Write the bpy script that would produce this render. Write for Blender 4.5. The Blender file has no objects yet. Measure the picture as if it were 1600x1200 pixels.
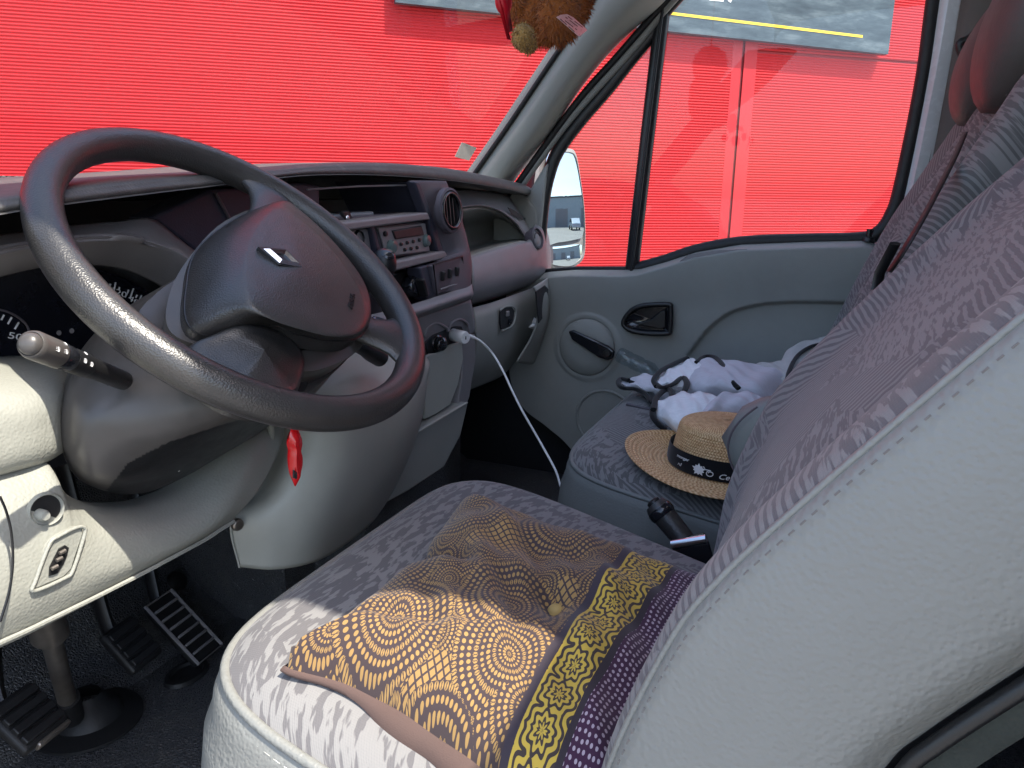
import bpy, bmesh, math, random
from mathutils import Vector as V, Matrix
rad = math.radians
random.seed(7)
S = bpy.context.scene
COL = S.collection

# ------------------------------------------------------------------ camera, world, sun, exposure
CAM = V((-.622, 0, .75)); YAW, PITCH, ROLL, FPX = 23., 14., .9, 1203.
_p, _y, _r = rad(PITCH), rad(YAW), rad(ROLL)
FW = V((math.cos(_y)*math.cos(_p), math.sin(_y)*math.cos(_p), -math.sin(_p)))
_rt = V((math.sin(_y), -math.cos(_y), 0)); _up = _rt.cross(FW)
RT = _rt*math.cos(_r) + _up*math.sin(_r); UP = _up*math.cos(_r) - _rt*math.sin(_r)
cd = bpy.data.cameras.new('camera'); co = bpy.data.objects.new('camera', cd); COL.objects.link(co)
co.matrix_world = Matrix(((RT.x, UP.x, -FW.x, CAM.x), (RT.y, UP.y, -FW.y, CAM.y), (RT.z, UP.z, -FW.z, CAM.z), (0, 0, 0, 1)))
cd.sensor_width = 36; cd.lens = 36*FPX/1600; cd.clip_start = .01; cd.clip_end = 2000
S.camera = co
SUN_EL, SUN_AZ = 60., 255.          # azimuth counted from +X towards +Y
SUN_DIR = V((math.cos(rad(SUN_AZ))*math.cos(rad(SUN_EL)), math.sin(rad(SUN_AZ))*math.cos(rad(SUN_EL)), math.sin(rad(SUN_EL))))
W = bpy.data.worlds.new('World'); S.world = W; W.use_nodes = True
wn = W.node_tree; bg = wn.nodes['Background']
sk = wn.nodes.new('ShaderNodeTexSky'); sk.sky_type = 'NISHITA'; sk.sun_disc = False
sk.dust_density = 2.; sk.ozone_density = .7; sk.sun_elevation = rad(SUN_EL); sk.sun_rotation = rad((90-SUN_AZ) % 360)
wn.links.new(sk.outputs[0], bg.inputs[0]); bg.inputs[1].default_value = .15
sl = bpy.data.lights.new('sun', 'SUN'); sl.energy = 2.8; sl.angle = rad(.55); sl.color = (1, .94, .83)
so = bpy.data.objects.new('sun', sl); COL.objects.link(so)
so.rotation_euler = SUN_DIR.to_track_quat('Z', 'Y').to_euler(); so.location = (0, 0, 20)
S.view_settings.view_transform = 'Standard'; S.view_settings.look = 'None'
S.view_settings.gamma = 1; S.view_settings.use_curve_mapping = False
S.view_settings.exposure = 1.68
S.render.engine = 'CYCLES'
S.cycles.max_bounces = 10; S.cycles.transparent_max_bounces = 16; S.cycles.diffuse_bounces = 6

# ------------------------------------------------------------------ helpers
def at(u, v, x=None, y=None, z=None):
    """the point of a real plane (x=, y= or z=const, in metres) that the photo shows at pixel u, v"""
    d = FW + RT*((u-800)/FPX) - UP*((v-600)/FPX)
    for i, c in enumerate((x, y, z)):
        if c is not None: return CAM + d*((c-CAM[i])/d[i])
def line(px, x=None, y=None, z=None):
    return [at(u, v, x, y, z) for u, v in px]
def ats(px, ys):
    return [at(u, v, y=y) for (u, v), y in zip(px, ys)]
def cat(P, n, closed=False):
    """Catmull-Rom resampling to n points"""
    m = len(P); out = []
    segs = m if closed else m-1
    for k in range(n):
        t = k/(n if closed else n-1)*segs; i = min(int(t), segs-1); t -= i
        if closed: a, b, c, d = P[(i-1) % m], P[i % m], P[(i+1) % m], P[(i+2) % m]
        else:
            b, c = P[i], P[i+1]; a = P[i-1] if i > 0 else b*2-c; d = P[i+2] if i+2 < m else c*2-b
        out.append(.5*((2*b)+(c-a)*t+(2*a-5*b+4*c-d)*t*t+(3*b-a-3*c+d)*t**3))
    return out
class MB:
    def __init__(s): s.v = []; s.f = []; s.uv = {}
    def grid(s, rows, closed_u=False, uv=None, flip=False):
        o = len(s.v); nv = len(rows); nu = len(rows[0])
        for j, r in enumerate(rows):
            for i, p in enumerate(r):
                s.v.append(V(p))
                if uv: s.uv[len(s.v)-1] = uv(i/(nu-1), j/(nv-1))
        for j in range(nv-1):
            for i in range(nu if closed_u else nu-1):
                k = (i+1) % nu
                q = (o+j*nu+i, o+j*nu+k, o+(j+1)*nu+k, o+(j+1)*nu+i)
                s.f.append(q[::-1] if flip else q)
        return s
    def surf(s, rows, nu, nv, **k):
        R1 = [cat(r, nu) for r in rows]
        C1 = [cat([r[i] for r in R1], nv) for i in range(nu)]
        return s.grid([[C1[i][j] for i in range(nu)] for j in range(nv)], **k)
    def tube(s, path, r, n=10, closed=False, flat=1., cap=True, smooth=None, up=None):
        P = cat(path, smooth, closed) if smooth else [V(p) for p in path]
        m = len(P); rows = []; prev = None
        for i in range(m):
            a = P[i-1] if (i > 0 or closed) else P[i]; b = P[(i+1) % m] if (i < m-1 or closed) else P[i]
            t = (b-a)
            if t.length < 1e-9: t = V((0, 0, 1))
            t.normalize()
            if prev is None:
                g = V(up) if up is not None else (V((0, 0, 1)) if abs(t.z) < .9 else V((1, 0, 0)))
            else: g = prev
            g = (g - t*g.dot(t)); g.normalize(); prev = g; h = t.cross(g)
            rr = r(i/(m-1)) if callable(r) else (r[min(int(i/(m-1)*(len(r)-1)+.5), len(r)-1)] if isinstance(r, (list, tuple)) else r)
            rows.append([P[i]+g*(rr*flat*math.cos(2*math.pi*k/n))+h*(rr*math.sin(2*math.pi*k/n)) for k in range(n)])
        if closed: rows.append(rows[0])
        o = len(s.v); s.grid(rows, closed_u=True)
        if cap and not closed:
            s.f.append(tuple(range(o+n-1, o-1, -1))); e = o+(m-1)*n; s.f.append(tuple(range(e, e+n)))
        return s
    def lathe(s, prof, n, org, ax, sx=1., sy=1., xd=None):
        ax = V(ax).normalized(); e1 = V(xd) if xd is not None else (V((1, 0, 0)) if abs(ax.x) < .9 else V((0, 1, 0)))
        e1 = (e1-ax*e1.dot(ax)).normalized(); e2 = ax.cross(e1); org = V(org)
        rows = [[org+ax*z+e1*(r*sx*math.cos(2*math.pi*k/n))+e2*(r*sy*math.sin(2*math.pi*k/n)) for k in range(n)] for r, z in prof]
        return s.grid(rows, closed_u=True)
    def plate(s, P, d):
        P = [V(p) for p in P]; d = V(d); n = len(P); o = len(s.v)
        s.v += P + [p+d for p in P]
        s.f.append(tuple(range(o, o+n))); s.f.append(tuple(range(o+2*n-1, o+n-1, -1)))
        for i in range(n):
            k = (i+1) % n; s.f.append((o+i, o+n+i, o+n+k, o+k))
        return s
    def box(s, c, size, M=None):
        c = V(c); h = V(size)/2; M = M or Matrix.Identity(3); o = len(s.v)
        for z in (-1, 1):
            for x, y in ((-1, -1), (1, -1), (1, 1), (-1, 1)): s.v.append(c+M@V((x*h.x, y*h.y, z*h.z)))
        for q in ((3, 2, 1, 0), (4, 5, 6, 7), (0, 1, 5, 4), (1, 2, 6, 5), (2, 3, 7, 6), (3, 0, 4, 7)): s.f.append(tuple(o+i for i in q))
        return s
    def ball(s, c, r, n=24, M=None, sc=(1, 1, 1), fn=None):
        c = V(c); rows = []; M = M or Matrix.Identity(3)
        for j in range(n+1):
            a = math.pi*j/n; row = []
            for i in range(2*n):
                b = math.pi*i/n; d = V((math.sin(a)*math.cos(b)*sc[0], math.sin(a)*math.sin(b)*sc[1], -math.cos(a)*sc[2]))
                row.append(c+M@(d*r*(fn(d) if fn else 1)))
            rows.append(row)
        return s.grid(rows, closed_u=True)
def wloc(p):
    w = V((0, 0, 0))
    while p: w += p.location; p = p.parent
    return w
def link(name, me, m, parent=None, label=None):
    o = bpy.data.objects.new(name, me); COL.objects.link(o)
    if m is not None:
        me.materials.clear(); me.materials.append(m)
    if parent is not None:
        o.parent = parent; o.location = -wloc(parent)
    if label: o['label'] = label
    return o
def obj(name, mb, m, parent=None, smooth=True, bev=None, solid=None, sub=0, label=None, ang=50, kind=None):
    me = bpy.data.meshes.new(name); me.from_pydata([tuple(p) for p in mb.v], [], mb.f)
    if mb.uv:
        l = me.uv_layers.new(name='UVMap')
        for lp in me.loops: l.data[lp.index].uv = mb.uv.get(lp.vertex_index, (0, 0))
    bm = bmesh.new(); bm.from_mesh(me)
    bmesh.ops.remove_doubles(bm, verts=bm.verts, dist=1e-6)
    bmesh.ops.recalc_face_normals(bm, faces=bm.faces)
    bm.to_mesh(me); bm.free()
    if smooth:
        me.polygons.foreach_set('use_smooth', [True]*len(me.polygons)); me.set_sharp_from_angle(angle=rad(ang))
    o = link(name, me, m, parent, label)
    if solid:
        q = o.modifiers.new('thickness', 'SOLIDIFY'); q.thickness = solid[0]; q.offset = solid[1]
    if bev:
        q = o.modifiers.new('bevel', 'BEVEL'); q.width = bev[0]; q.segments = bev[1]; q.limit_method = 'ANGLE'; q.angle_limit = rad(40)
        if smooth: q.harden_normals = False
    if sub:
        q = o.modifiers.new('sub', 'SUBSURF'); q.levels = sub; q.render_levels = sub
    if kind: o['kind'] = kind
    return o
def thing(name, label, category, loc, group=None):
    o = bpy.data.objects.new(name, None); COL.objects.link(o); o.location = loc
    o.empty_display_size = .05; o['label'] = label; o['category'] = category
    if group: o['group'] = group
    return o
def text(name, body, size, org, xd, yd, m, parent=None, ext=.0002, shear=0., align='CENTER', bend=None, wide=1.):
    c = bpy.data.curves.new(name, 'FONT'); c.body = body; c.size = size; c.extrude = ext; c.shear = shear
    c.align_x = align; c.align_y = 'CENTER'; c.resolution_u = 3
    t = bpy.data.objects.new(name, c); COL.objects.link(t)
    bpy.context.view_layer.update()
    me = bpy.data.meshes.new_from_object(t.evaluated_get(bpy.context.evaluated_depsgraph_get()))
    bpy.data.objects.remove(t)
    xd = V(xd).normalized(); yd = V(yd); yd = (yd-xd*yd.dot(xd)).normalized(); zd = xd.cross(yd)
    for q in me.vertices:
        p = q.co.copy(); q.co = bend(p) if bend else V(org)+xd*(p.x*wide)+yd*p.y+zd*p.z
    me.name = name
    return link(name, me, m, parent)

# ------------------------------------------------------------------ materials
MATS = {}
class NT:
    def __init__(s, name):
        s.m = bpy.data.materials.new(name); s.m.use_nodes = True; s.t = s.m.node_tree; s.t.nodes.clear()
        s.out = s.n('ShaderNodeOutputMaterial'); MATS[name] = s.m
    def n(s, k, **p):
        q = s.t.nodes.new(k)
        for a, b in p.items(): setattr(q, a, b)
        return q
    def l(s, a, b): s.t.links.new(a, b)
    def put(s, sock, val):
        if hasattr(val, 'is_output'): s.l(val, sock)
        else: sock.default_value = val
    def math(s, op, a, b=0., c=None, clamp=False):
        q = s.n('ShaderNodeMath', operation=op, use_clamp=clamp)
        s.put(q.inputs[0], a); s.put(q.inputs[1], b)
        if c is not None: s.put(q.inputs[2], c)
        return q.outputs[0]
    def vmath(s, op, a, b=(0, 0, 0)):
        q = s.n('ShaderNodeVectorMath', operation=op); s.put(q.inputs[0], a); s.put(q.inputs[1], b)
        return q.outputs[1] if op in ('LENGTH', 'DOT_PRODUCT', 'DISTANCE') else q.outputs[0]
    def mix(s, f, a, b):
        q = s.n('ShaderNodeMix', data_type='RGBA'); s.put(q.inputs[0], f); s.put(q.inputs[6], a); s.put(q.inputs[7], b)
        return q.outputs[2]
    def noise(s, vec, scale, detail=3., rough=.55):
        q = s.n('ShaderNodeTexNoise'); s.l(vec, q.inputs['Vector']); q.inputs['Scale'].default_value = scale
        q.inputs['Detail'].default_value = detail; q.inputs['Roughness'].default_value = rough
        return q.outputs['Fac'], q.outputs['Color']
    def voro(s, vec, scale, feature='F1', rnd=1., dim='3D'):
        q = s.n('ShaderNodeTexVoronoi', feature=feature, voronoi_dimensions=dim); s.l(vec, q.inputs['Vector'])
        q.inputs['Scale'].default_value = scale; q.inputs['Randomness'].default_value = rnd
        return q.outputs
    def ramp(s, f, stops, interp='LINEAR'):
        q = s.n('ShaderNodeValToRGB'); s.l(f, q.inputs[0]); e = q.color_ramp; e.interpolation = interp
        while len(e.elements) < len(stops): e.elements.new(.5)
        for k, (p, c) in zip(e.elements, stops): k.position = p; k.color = (*c[:3], 1) if len(c) < 4 else c
        return q.outputs[0]
    def obco(s): return s.n('ShaderNodeTexCoord').outputs['Object']
    def uvco(s): return s.n('ShaderNodeTexCoord').outputs['UV']
    def bump(s, h, strength=.4, dist=.001, nrm=None):
        q = s.n('ShaderNodeBump'); q.inputs['Strength'].default_value = strength; q.inputs['Distance'].default_value = dist
        s.l(h, q.inputs['Height'])
        if nrm is not None: s.l(nrm, q.inputs['Normal'])
        return q.outputs[0]
    def bsdf(s, color, rough=.5, metal=0., nrm=None, coat=0., spec=.5, sheen=0., **k):
        q = s.n('ShaderNodeBsdfPrincipled')
        s.put(q.inputs['Base Color'], color if hasattr(color, 'is_output') else (*color[:3], 1)); s.put(q.inputs['Roughness'], rough)
        q.inputs['Metallic'].default_value = metal; q.inputs['Specular IOR Level'].default_value = spec
        q.inputs['Coat Weight'].default_value = coat; q.inputs['Sheen Weight'].default_value = sheen
        if nrm is not None: s.l(nrm, q.inputs['Normal'])
        s.l(q.outputs[0], s.out.inputs[0]); return q
def plastic(name, col, rough=.5, grain=350., gs=.25, var=.12, coat=0., metal=0., spec=.5, dust=0.):
    t = NT(name); p = t.obco()
    n1, _ = t.noise(p, 9, 4); n2, _ = t.noise(p, 60, 3)
    f = t.math('MULTIPLY_ADD', n1, .7, t.math('MULTIPLY', n2, .3))
    c = t.mix(t.ramp(f, [(.3, (0, 0, 0)), (.7, (1, 1, 1))]), tuple(x*(1-var) for x in col)+(1,), tuple(min(1, x*(1+var)) for x in col)+(1,))
    if dust:
        d1, _ = t.noise(p, 25, 6, .7); dd = t.ramp(d1, [(.52, (0, 0, 0)), (.75, (dust,)*3)])
        c = t.mix(dd, c, (.35, .32, .27, 1))
    nb = t.voro(p, grain, 'SMOOTH_F1')[0] if grain else None
    rr = t.math('MULTIPLY_ADD', n2, .25, rough-.12)
    t.bsdf(c, rr, metal, t.bump(nb, gs, .0008) if grain else None, coat, spec)
    return t.m
M_WHEEL = plastic('wheel_rubber', (.036, .034, .033), .34, 700, .42, .15, spec=.7)
M_PADTOP = plastic('dash_top_plastic', (.075, .073, .072), .6, 420, .5, dust=.15)
M_DARK = plastic('dark_dash_plastic', (.085, .074, .088), .5, 600, .25)
M_MID = plastic('dash_grey_plastic', (.22, .208, .215), .5, 600, .25)
M_LIGHT = plastic('light_dash_plastic', (.30, .302, .265), .5, 380, .55, .07)
M_CONS = plastic('console_plastic', (.375, .38, .34), .48, 700, .12, .08)
M_DOOR = plastic('door_plastic', (.272, .276, .256), .55, 600, .3, .06)
M_BLACK = plastic('black_plastic', (.012, .012, .013), .4, 800, .15)
M_RUBBER = plastic('black_rubber', (.010, .010, .011), .55, 300, .2)
M_GLOSSB = plastic('gloss_black', (.012, .013, .017), .15, 0, coat=.3)
M_PILLAR = plastic('pillar_trim', (.26, .262, .238), .6, 700, .2, .05)
M_VINYL = plastic('seat_vinyl', (.215, .216, .20), .42, 340, .75, .05)
M_VINYLG = plastic('grey_vinyl', (.19, .20, .19), .55, 330, .35, .06)
M_HREST = plastic('headrest_vinyl', (.085, .078, .072), .6, 330, .35, .08)
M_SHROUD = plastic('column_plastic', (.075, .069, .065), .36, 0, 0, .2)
M_CORE = plastic('dash_core', (.012, .012, .014), .7, 0)
M_MAT = None
M_WHITE = plastic('white_plastic', (.78, .78, .78), .3, 0)
M_PRINT = plastic('white_print', (.75, .75, .75), .6, 0, var=.02)
M_RED = plastic('red_plastic', (.55, .008, .012), .22, 0, coat=.4)
M_CHROME = plastic('chrome', (.75, .75, .77), .18, 0, metal=1., var=.02)
M_STEEL = plastic('worn_steel', (.28, .25, .22), .35, 0, metal=.8, var=.4)
M_PAINT = plastic('white_paint', (.62, .64, .66), .25, 0, coat=.5, var=.03)
M_BROWN = plastic('dark_red_trim', (.06, .018, .018), .6, 0)
M_HEAD = plastic('headliner', (.42, .42, .40), .9, 500, .2)
M_SEAM = plastic('seam_thread', (.17, .16, .15), .8, 0)
M_PALETHREAD = plastic('pale_thread', (.62, .60, .52), .8, 0)
M_LCD = plastic('radio_lens', (.10, .14, .14), .12, 0)
def mk_floor():
    t = NT('floor_rubber'); p = t.obco(); d = t.voro(p, 210, 'DISTANCE_TO_EDGE')[0]
    n, _ = t.noise(p, 14, 6, .7)
    c = t.mix(t.ramp(n, [(.5, (0, 0, 0)), (.8, (.5, .5, .5))]), (.055, .057, .062, 1), (.16, .15, .13, 1))
    t.bsdf(c, .5, 0, t.bump(t.ramp(d, [(.0, (0, 0, 0)), (.25, (1, 1, 1))]), .8, .002)); return t.m
M_MAT = mk_floor()
def mk_glass(name, tint=(.93, .96, .95)):
    t = NT(name); a = t.n('ShaderNodeBsdfTransparent'); a.inputs[0].default_value = (*tint, 1)
    g = t.n('ShaderNodeBsdfGlossy'); g.inputs['Roughness'].default_value = .0; fr = t.n('ShaderNodeFresnel'); ge = t.n('ShaderNodeNewGeometry'); t.l(t.math('MULTIPLY_ADD', ge.outputs['Backfacing'], 1/1.5-1.5, 1.5), fr.inputs[0])
    p = t.obco(); n, _ = t.noise(p, 6, 5, .7); d = t.n('ShaderNodeBsdfDiffuse'); d.inputs[0].default_value = (.7, .68, .62, 1)
    m1 = t.n('ShaderNodeMixShader'); m2 = t.n('ShaderNodeMixShader')
    t.l(fr.outputs[0], m1.inputs[0]); t.l(a.outputs[0], m1.inputs[1]); t.l(g.outputs[0], m1.inputs[2])
    t.l(t.ramp(n, [(.45, (.0, .0, .0)), (.8, (.018,)*3)]), m2.inputs[0]); t.l(m1.outputs[0], m2.inputs[1]); t.l(d.outputs[0], m2.inputs[2])
    t.l(m2.outputs[0], t.out.inputs[0]); return t.m
M_GLASS = mk_glass('window_glass')
def mk_mirror():
    t = NT('mirror_glass'); t.bsdf((.50, .56, .60), .0, 1.0); return t.m
M_MIRROR = mk_mirror()
def mk_fabric(name, dark, light, seed):
    t = NT(name); p = t.obco(); sp = t.n('ShaderNodeSeparateXYZ'); t.l(p, sp.inputs[0])
    cb = t.n('ShaderNodeCombineXYZ'); t.put(cb.inputs[0], sp.outputs[0])
    t.put(cb.inputs[1], t.math('MULTIPLY_ADD', sp.outputs[2], -.85, sp.outputs[1])); cb.inputs[2].default_value = seed
    q = cb.outputs[0]
    nz, nc = t.noise(q, 14, 2); wob = t.vmath('MULTIPLY_ADD', nc, (.10, .10, 0)) if False else None
    vm = t.n('ShaderNodeVectorMath', operation='MULTIPLY_ADD'); t.l(nc, vm.inputs[0]); vm.inputs[1].default_value = (.06, .06, 0); t.l(q, vm.inputs[2])
    qq = vm.outputs[0]
    vo = t.voro(qq, 7.5, 'F1'); sc = t.n('ShaderNodeSeparateColor'); t.l(vo['Color'], sc.inputs[0])
    sel = t.math('GREATER_THAN', sc.outputs[1], .70)
    ang = t.math('MULTIPLY_ADD', sel, t.math('MULTIPLY', sc.outputs[0], 5.), t.math('MULTIPLY_ADD', sc.outputs[0], .35, 1.38))
    ca, sa = t.math('COSINE', ang), t.math('SINE', ang)
    s2 = t.n('ShaderNodeSeparateXYZ'); t.l(q, s2.inputs[0])
    a = t.math('ADD', t.math('MULTIPLY', s2.outputs[0], ca), t.math('MULTIPLY', s2.outputs[1], sa))
    b = t.math('SUBTRACT', t.math('MULTIPLY', s2.outputs[1], ca), t.math('MULTIPLY', s2.outputs[0], sa))
    n3, _ = t.noise(q, 40, 2)
    stripe = t.math('SINE', t.math('MULTIPLY_ADD', a, 780., t.math('MULTIPLY', n3, 6.)))
    c2 = t.n('ShaderNodeCombineXYZ'); t.put(c2.inputs[0], t.math('MULTIPLY', a, 180.)); t.put(c2.inputs[1], t.math('MULTIPLY', b, 38.))
    dash, _ = t.noise(c2.outputs[0], 1., 2)
    dashv = t.math('MULTIPLY', t.math('SUBTRACT', dash, .5), 7.)
    mx = t.n('ShaderNodeMix'); t.put(mx.inputs[0], sel); t.put(mx.inputs[2], dashv); t.put(mx.inputs[3], stripe)
    mask = t.math('MULTIPLY_ADD', mx.outputs[0], 3.2, t.math('MULTIPLY_ADD', sc.outputs[2], 2.2, -.75), clamp=True)
    weave = t.math('SINE', t.math('MULTIPLY', s2.outputs[0], 3600.)); weave2 = t.math('SINE', t.math('MULTIPLY', s2.outputs[1], 3600.))
    wv = t.math('MULTIPLY_ADD', weave, .5, weave2)
    n4, _ = t.noise(p, 5, 4)
    c = t.mix(mask, dark+(1,), light+(1,)); c = t.mix(t.math('MULTIPLY', n4, .25), c, tuple(.5*(x+y) for x, y in zip(dark, light))+(1,))
    h = t.math('MULTIPLY_ADD', wv, .15, mask)
    t.bsdf(c, .85, 0, t.bump(h, .35, .0007), sheen=.15, spec=.25); return t.m
M_FAB = mk_fabric('seat_fabric', (.120, .114, .118), (.225, .219, .214), 0.)
M_FAB2 = mk_fabric('bench_fabric', (.112, .108, .107), (.225, .218, .212), 3.)
def mk_batik():
    """printed mandala cotton: uv in metres on the pillow"""
    t = NT('batik_cotton'); uv = t.uvco(); nz, nc = t.noise(uv, 16, 2)
    vm = t.n('ShaderNodeVectorMath', operation='MULTIPLY_ADD'); t.l(nc, vm.inputs[0]); vm.inputs[1].default_value = (.006, .006, 0); t.l(uv, vm.inputs[2]); q = vm.outputs[0]
    def mandala(scale, ring, rnd):
        vo = t.voro(q, scale, 'F1', rnd, '2D'); d = t.vmath('SUBTRACT', q, vo['Position']); s = t.n('ShaderNodeSeparateXYZ'); t.l(d, s.inputs[0])
        r = t.math('MULTIPLY', t.math('POWER', t.math('MULTIPLY', t.vmath('LENGTH', d), ring), .78), 1.25); k = t.math('FLOOR', r); fr = t.math('FRACT', r)
        th = t.math('DIVIDE', t.math('ARCTAN2', s.outputs[1], s.outputs[0]), 2*math.pi)
        cnt = t.math('MULTIPLY_ADD', k, 6., 8.)
        fa = t.math('FRACT', t.math('ADD', t.math('MULTIPLY', th, cnt), t.math('MULTIPLY', k, .5)))
        a = t.math('MULTIPLY', t.math('ABSOLUTE', t.math('SUBTRACT', fa, .5)), 2.); b = t.math('MULTIPLY', t.math('ABSOLUTE', t.math('SUBTRACT', fr, .5)), 2.)
        kk = t.math('MODULO', k, 3.)
        ell = t.math('ADD', t.math('POWER', a, 2.2), t.math('POWER', b, 1.8))
        thr = t.math('MULTIPLY_ADD', t.math('SINE', t.math('MULTIPLY', k, 2.3)), .16, .47)
        petal = t.math('LESS_THAN', ell, thr)
        vein = t.math('GREATER_THAN', t.math('ABSOLUTE', t.math('SUBTRACT', a, t.math('MULTIPLY', b, .35))), .10)
        petal = t.math('MULTIPLY', petal, t.math('MAXIMUM', vein, t.math('GREATER_THAN', kk, .5)))
        return petal, vo['Distance'], vo['Color']
    big, dist, colr = mandala(8.6, 245., .75); small, _, _ = mandala(28., 340., .9)
    # lattice zones between the mandalas
    mp = t.n('ShaderNodeMapping'); t.l(q, mp.inputs[0]); mp.inputs['Rotation'].default_value = (0, 0, .7)
    s = t.n('ShaderNodeSeparateXYZ'); t.l(mp.outputs[0], s.inputs[0])
    gx = t.math('ABSOLUTE', t.math('SUBTRACT', t.math('FRACT', t.math('MULTIPLY', s.outputs[0], 150.)), .5)); gy = t.math('ABSOLUTE', t.math('SUBTRACT', t.math('FRACT', t.math('MULTIPLY', s.outputs[1], 150.)), .5))
    lat = t.math('LESS_THAN', t.math('MAXIMUM', gx, gy), .37)
    zone = t.math('GREATER_THAN', dist, .50)
    n5, _ = t.noise(q, 11, 1); z2 = t.math('GREATER_THAN', n5, .53)
    m1 = t.n('ShaderNodeMix'); t.put(m1.inputs[0], z2); t.put(m1.inputs[2], small); t.put(m1.inputs[3], lat)
    m2 = t.n('ShaderNodeMix'); t.put(m2.inputs[0], zone); t.put(m2.inputs[2], big); t.put(m2.inputs[3], m1.outputs[0])
    pat = m2.outputs[0]
    n6, _ = t.noise(uv, 9, 3)
    light = t.mix(n6, (.28, .165, .066, 1), (.37, .225, .074, 1))
    body = t.mix(pat, (.052, .036, .038, 1), light)
    # gold border band and dotted hem along u
    su = t.n('ShaderNodeSeparateXYZ'); t.l(uv, su.inputs[0]); u, v = su.outputs[0], su.outputs[1]
    zz, _ = t.noise(uv, 100, 2)
    pp = t.math('MULTIPLY', v, 34.); rs = t.math('PINGPONG', pp, .5)
    cu = t.math('MULTIPLY', t.math('SUBTRACT', u, .262), 34.)
    rr = t.math('SQRT', t.math('ADD', t.math('POWER', cu, 2.), t.math('POWER', rs, 2.)))
    th = t.math('ARCTAN2', cu, rs)
    gold = t.math('GREATER_THAN', t.math('ADD', t.math('SINE', t.math('ADD', t.math('MULTIPLY', rr, 27.), t.math('MULTIPLY', t.math('SINE', t.math('MULTIPLY', th, 8.)), 1.6))), t.math('MULTIPLY_ADD', zz, .8, -.2)), .05)
    band = t.mix(gold, (.055, .040, .035, 1), (.56, .38, .06, 1))
    dv = t.voro(uv, 190., 'F1', .25, '2D')[0]; dots = t.mix(t.math('LESS_THAN', dv, .27), (.060, .022, .050, 1), (.45, .36, .40, 1))
    def step(x, e): return t.math('GREATER_THAN', x, e)
    c = t.mix(step(u, .231), body, (.045, .035, .045, 1)); c = t.mix(step(u, .240), c, band); c = t.mix(step(u, .284), c, (.04, .03, .035, 1)); c = t.mix(step(u, .291), c, dots)
    w, _ = t.noise(uv, 900, 2)
    t.bsdf(c, .8, 0, t.bump(w, .15, .0005), sheen=.2, spec=.2); return t.m
M_BATIK = mk_batik()
M_PILBACK = plastic('pillow_plain_cotton', (.10, .062, .052), .9, 900, .2, .1)
def mk_straw():
    t = NT('straw'); uv = t.uvco(); s = t.n('ShaderNodeSeparateXYZ'); t.l(uv, s.inputs[0])
    a = t.math('MULTIPLY', s.outputs[0], 110.); b = t.math('MULTIPLY', s.outputs[1], 1.)
    w = t.math('SINE', t.math('ADD', t.math('MULTIPLY', a, 6.283), t.math('MULTIPLY', t.math('PINGPONG', b, 1.), 5.)))
    n, _ = t.noise(t.obco(), 160, 4, .7); n2, _ = t.noise(t.obco(), 12, 2)
    f = t.math('MULTIPLY_ADD', w, .22, n)
    c = t.ramp(f, [(.2, (.36, .17, .06)), (.5, (.70, .42, .19)), (.85, (.88, .68, .40))]); c = t.mix(t.math('MULTIPLY', n2, .4), c, (.45, .22, .08, 1))
    t.bsdf(c, .45, 0, t.bump(f, .6, .0015)); return t.m
M_STRAW = mk_straw()
def cloth(name, col, gs=.3):
    t = NT(name); p = t.obco(); n, _ = t.noise(p, 500, 3); n2, _ = t.noise(p, 30, 4); mp = t.n('ShaderNodeMapping'); t.l(p, mp.inputs[0]); mp.inputs['Scale'].default_value = (300, 60, 120)
    n3, _ = t.noise(mp.outputs[0], 1, 3)
    c = t.mix(n3, tuple(x*.85 for x in col)+(1,), tuple(min(1, x*1.12) for x in col)+(1,))
    t.bsdf(c, .9, 0, t.bump(t.math('MULTIPLY_ADD', n2, 2., n), gs, .001), sheen=.2, spec=.2); return t.m
M_WCLOTH = cloth('white_jersey', (.86, .86, .88)); M_GCLOTH = cloth('grey_jersey', (.62, .61, .66)); M_BTRIM = cloth('black_binding', (.008, .008, .009))
M_BAND = cloth('hat_ribbon', (.006, .006, .008), .15)
M_FUR = cloth('brown_plush', (.30, .095, .022), .6); M_FURP = cloth('tan_plush', (.33, .20, .065), .5); M_RIB = plastic('red_ribbon', (.42, .004, .015), .4, 0)
def mk_wall():
    t = NT('red_cladding'); p = t.obco(); n, _ = t.noise(p, 1.2, 5, .6); n2, _ = t.noise(p, 40, 3)
    c = t.mix(n, (.45, .0125, .018, 1), (.54, .018, .0245, 1)); t.bsdf(c, .55, 0, t.bump(n2, .05, .002), spec=.3); return t.m
M_WALL = mk_wall()
M_WALLJ = plastic('red_flashing', (.48, .0115, .0175), .5, 0, var=.04)
def mk_sign():
    t = NT('sign_print'); p = t.obco(); mp = t.n('ShaderNodeMapping'); t.l(p, mp.inputs[0]); mp.inputs['Rotation'].default_value = (0, 0, rad(50.5))
    m2 = t.n('ShaderNodeMapping'); t.l(mp.outputs[0], m2.inputs[0]); m2.inputs['Scale'].default_value = (2.2, 1, 9.)
    n, _ = t.noise(m2.outputs[0], 1.6, 8, .68)
    c = t.ramp(n, [(.33, (.022, .036, .048)), (.52, (.048, .070, .085)), (.72, (.12, .15, .165))]); t.bsdf(c, .45); return t.m
M_SIGN = mk_sign()
M_YEL = plastic('yellow_print', (.75, .52, .03), .5, 0, var=.02)
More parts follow.
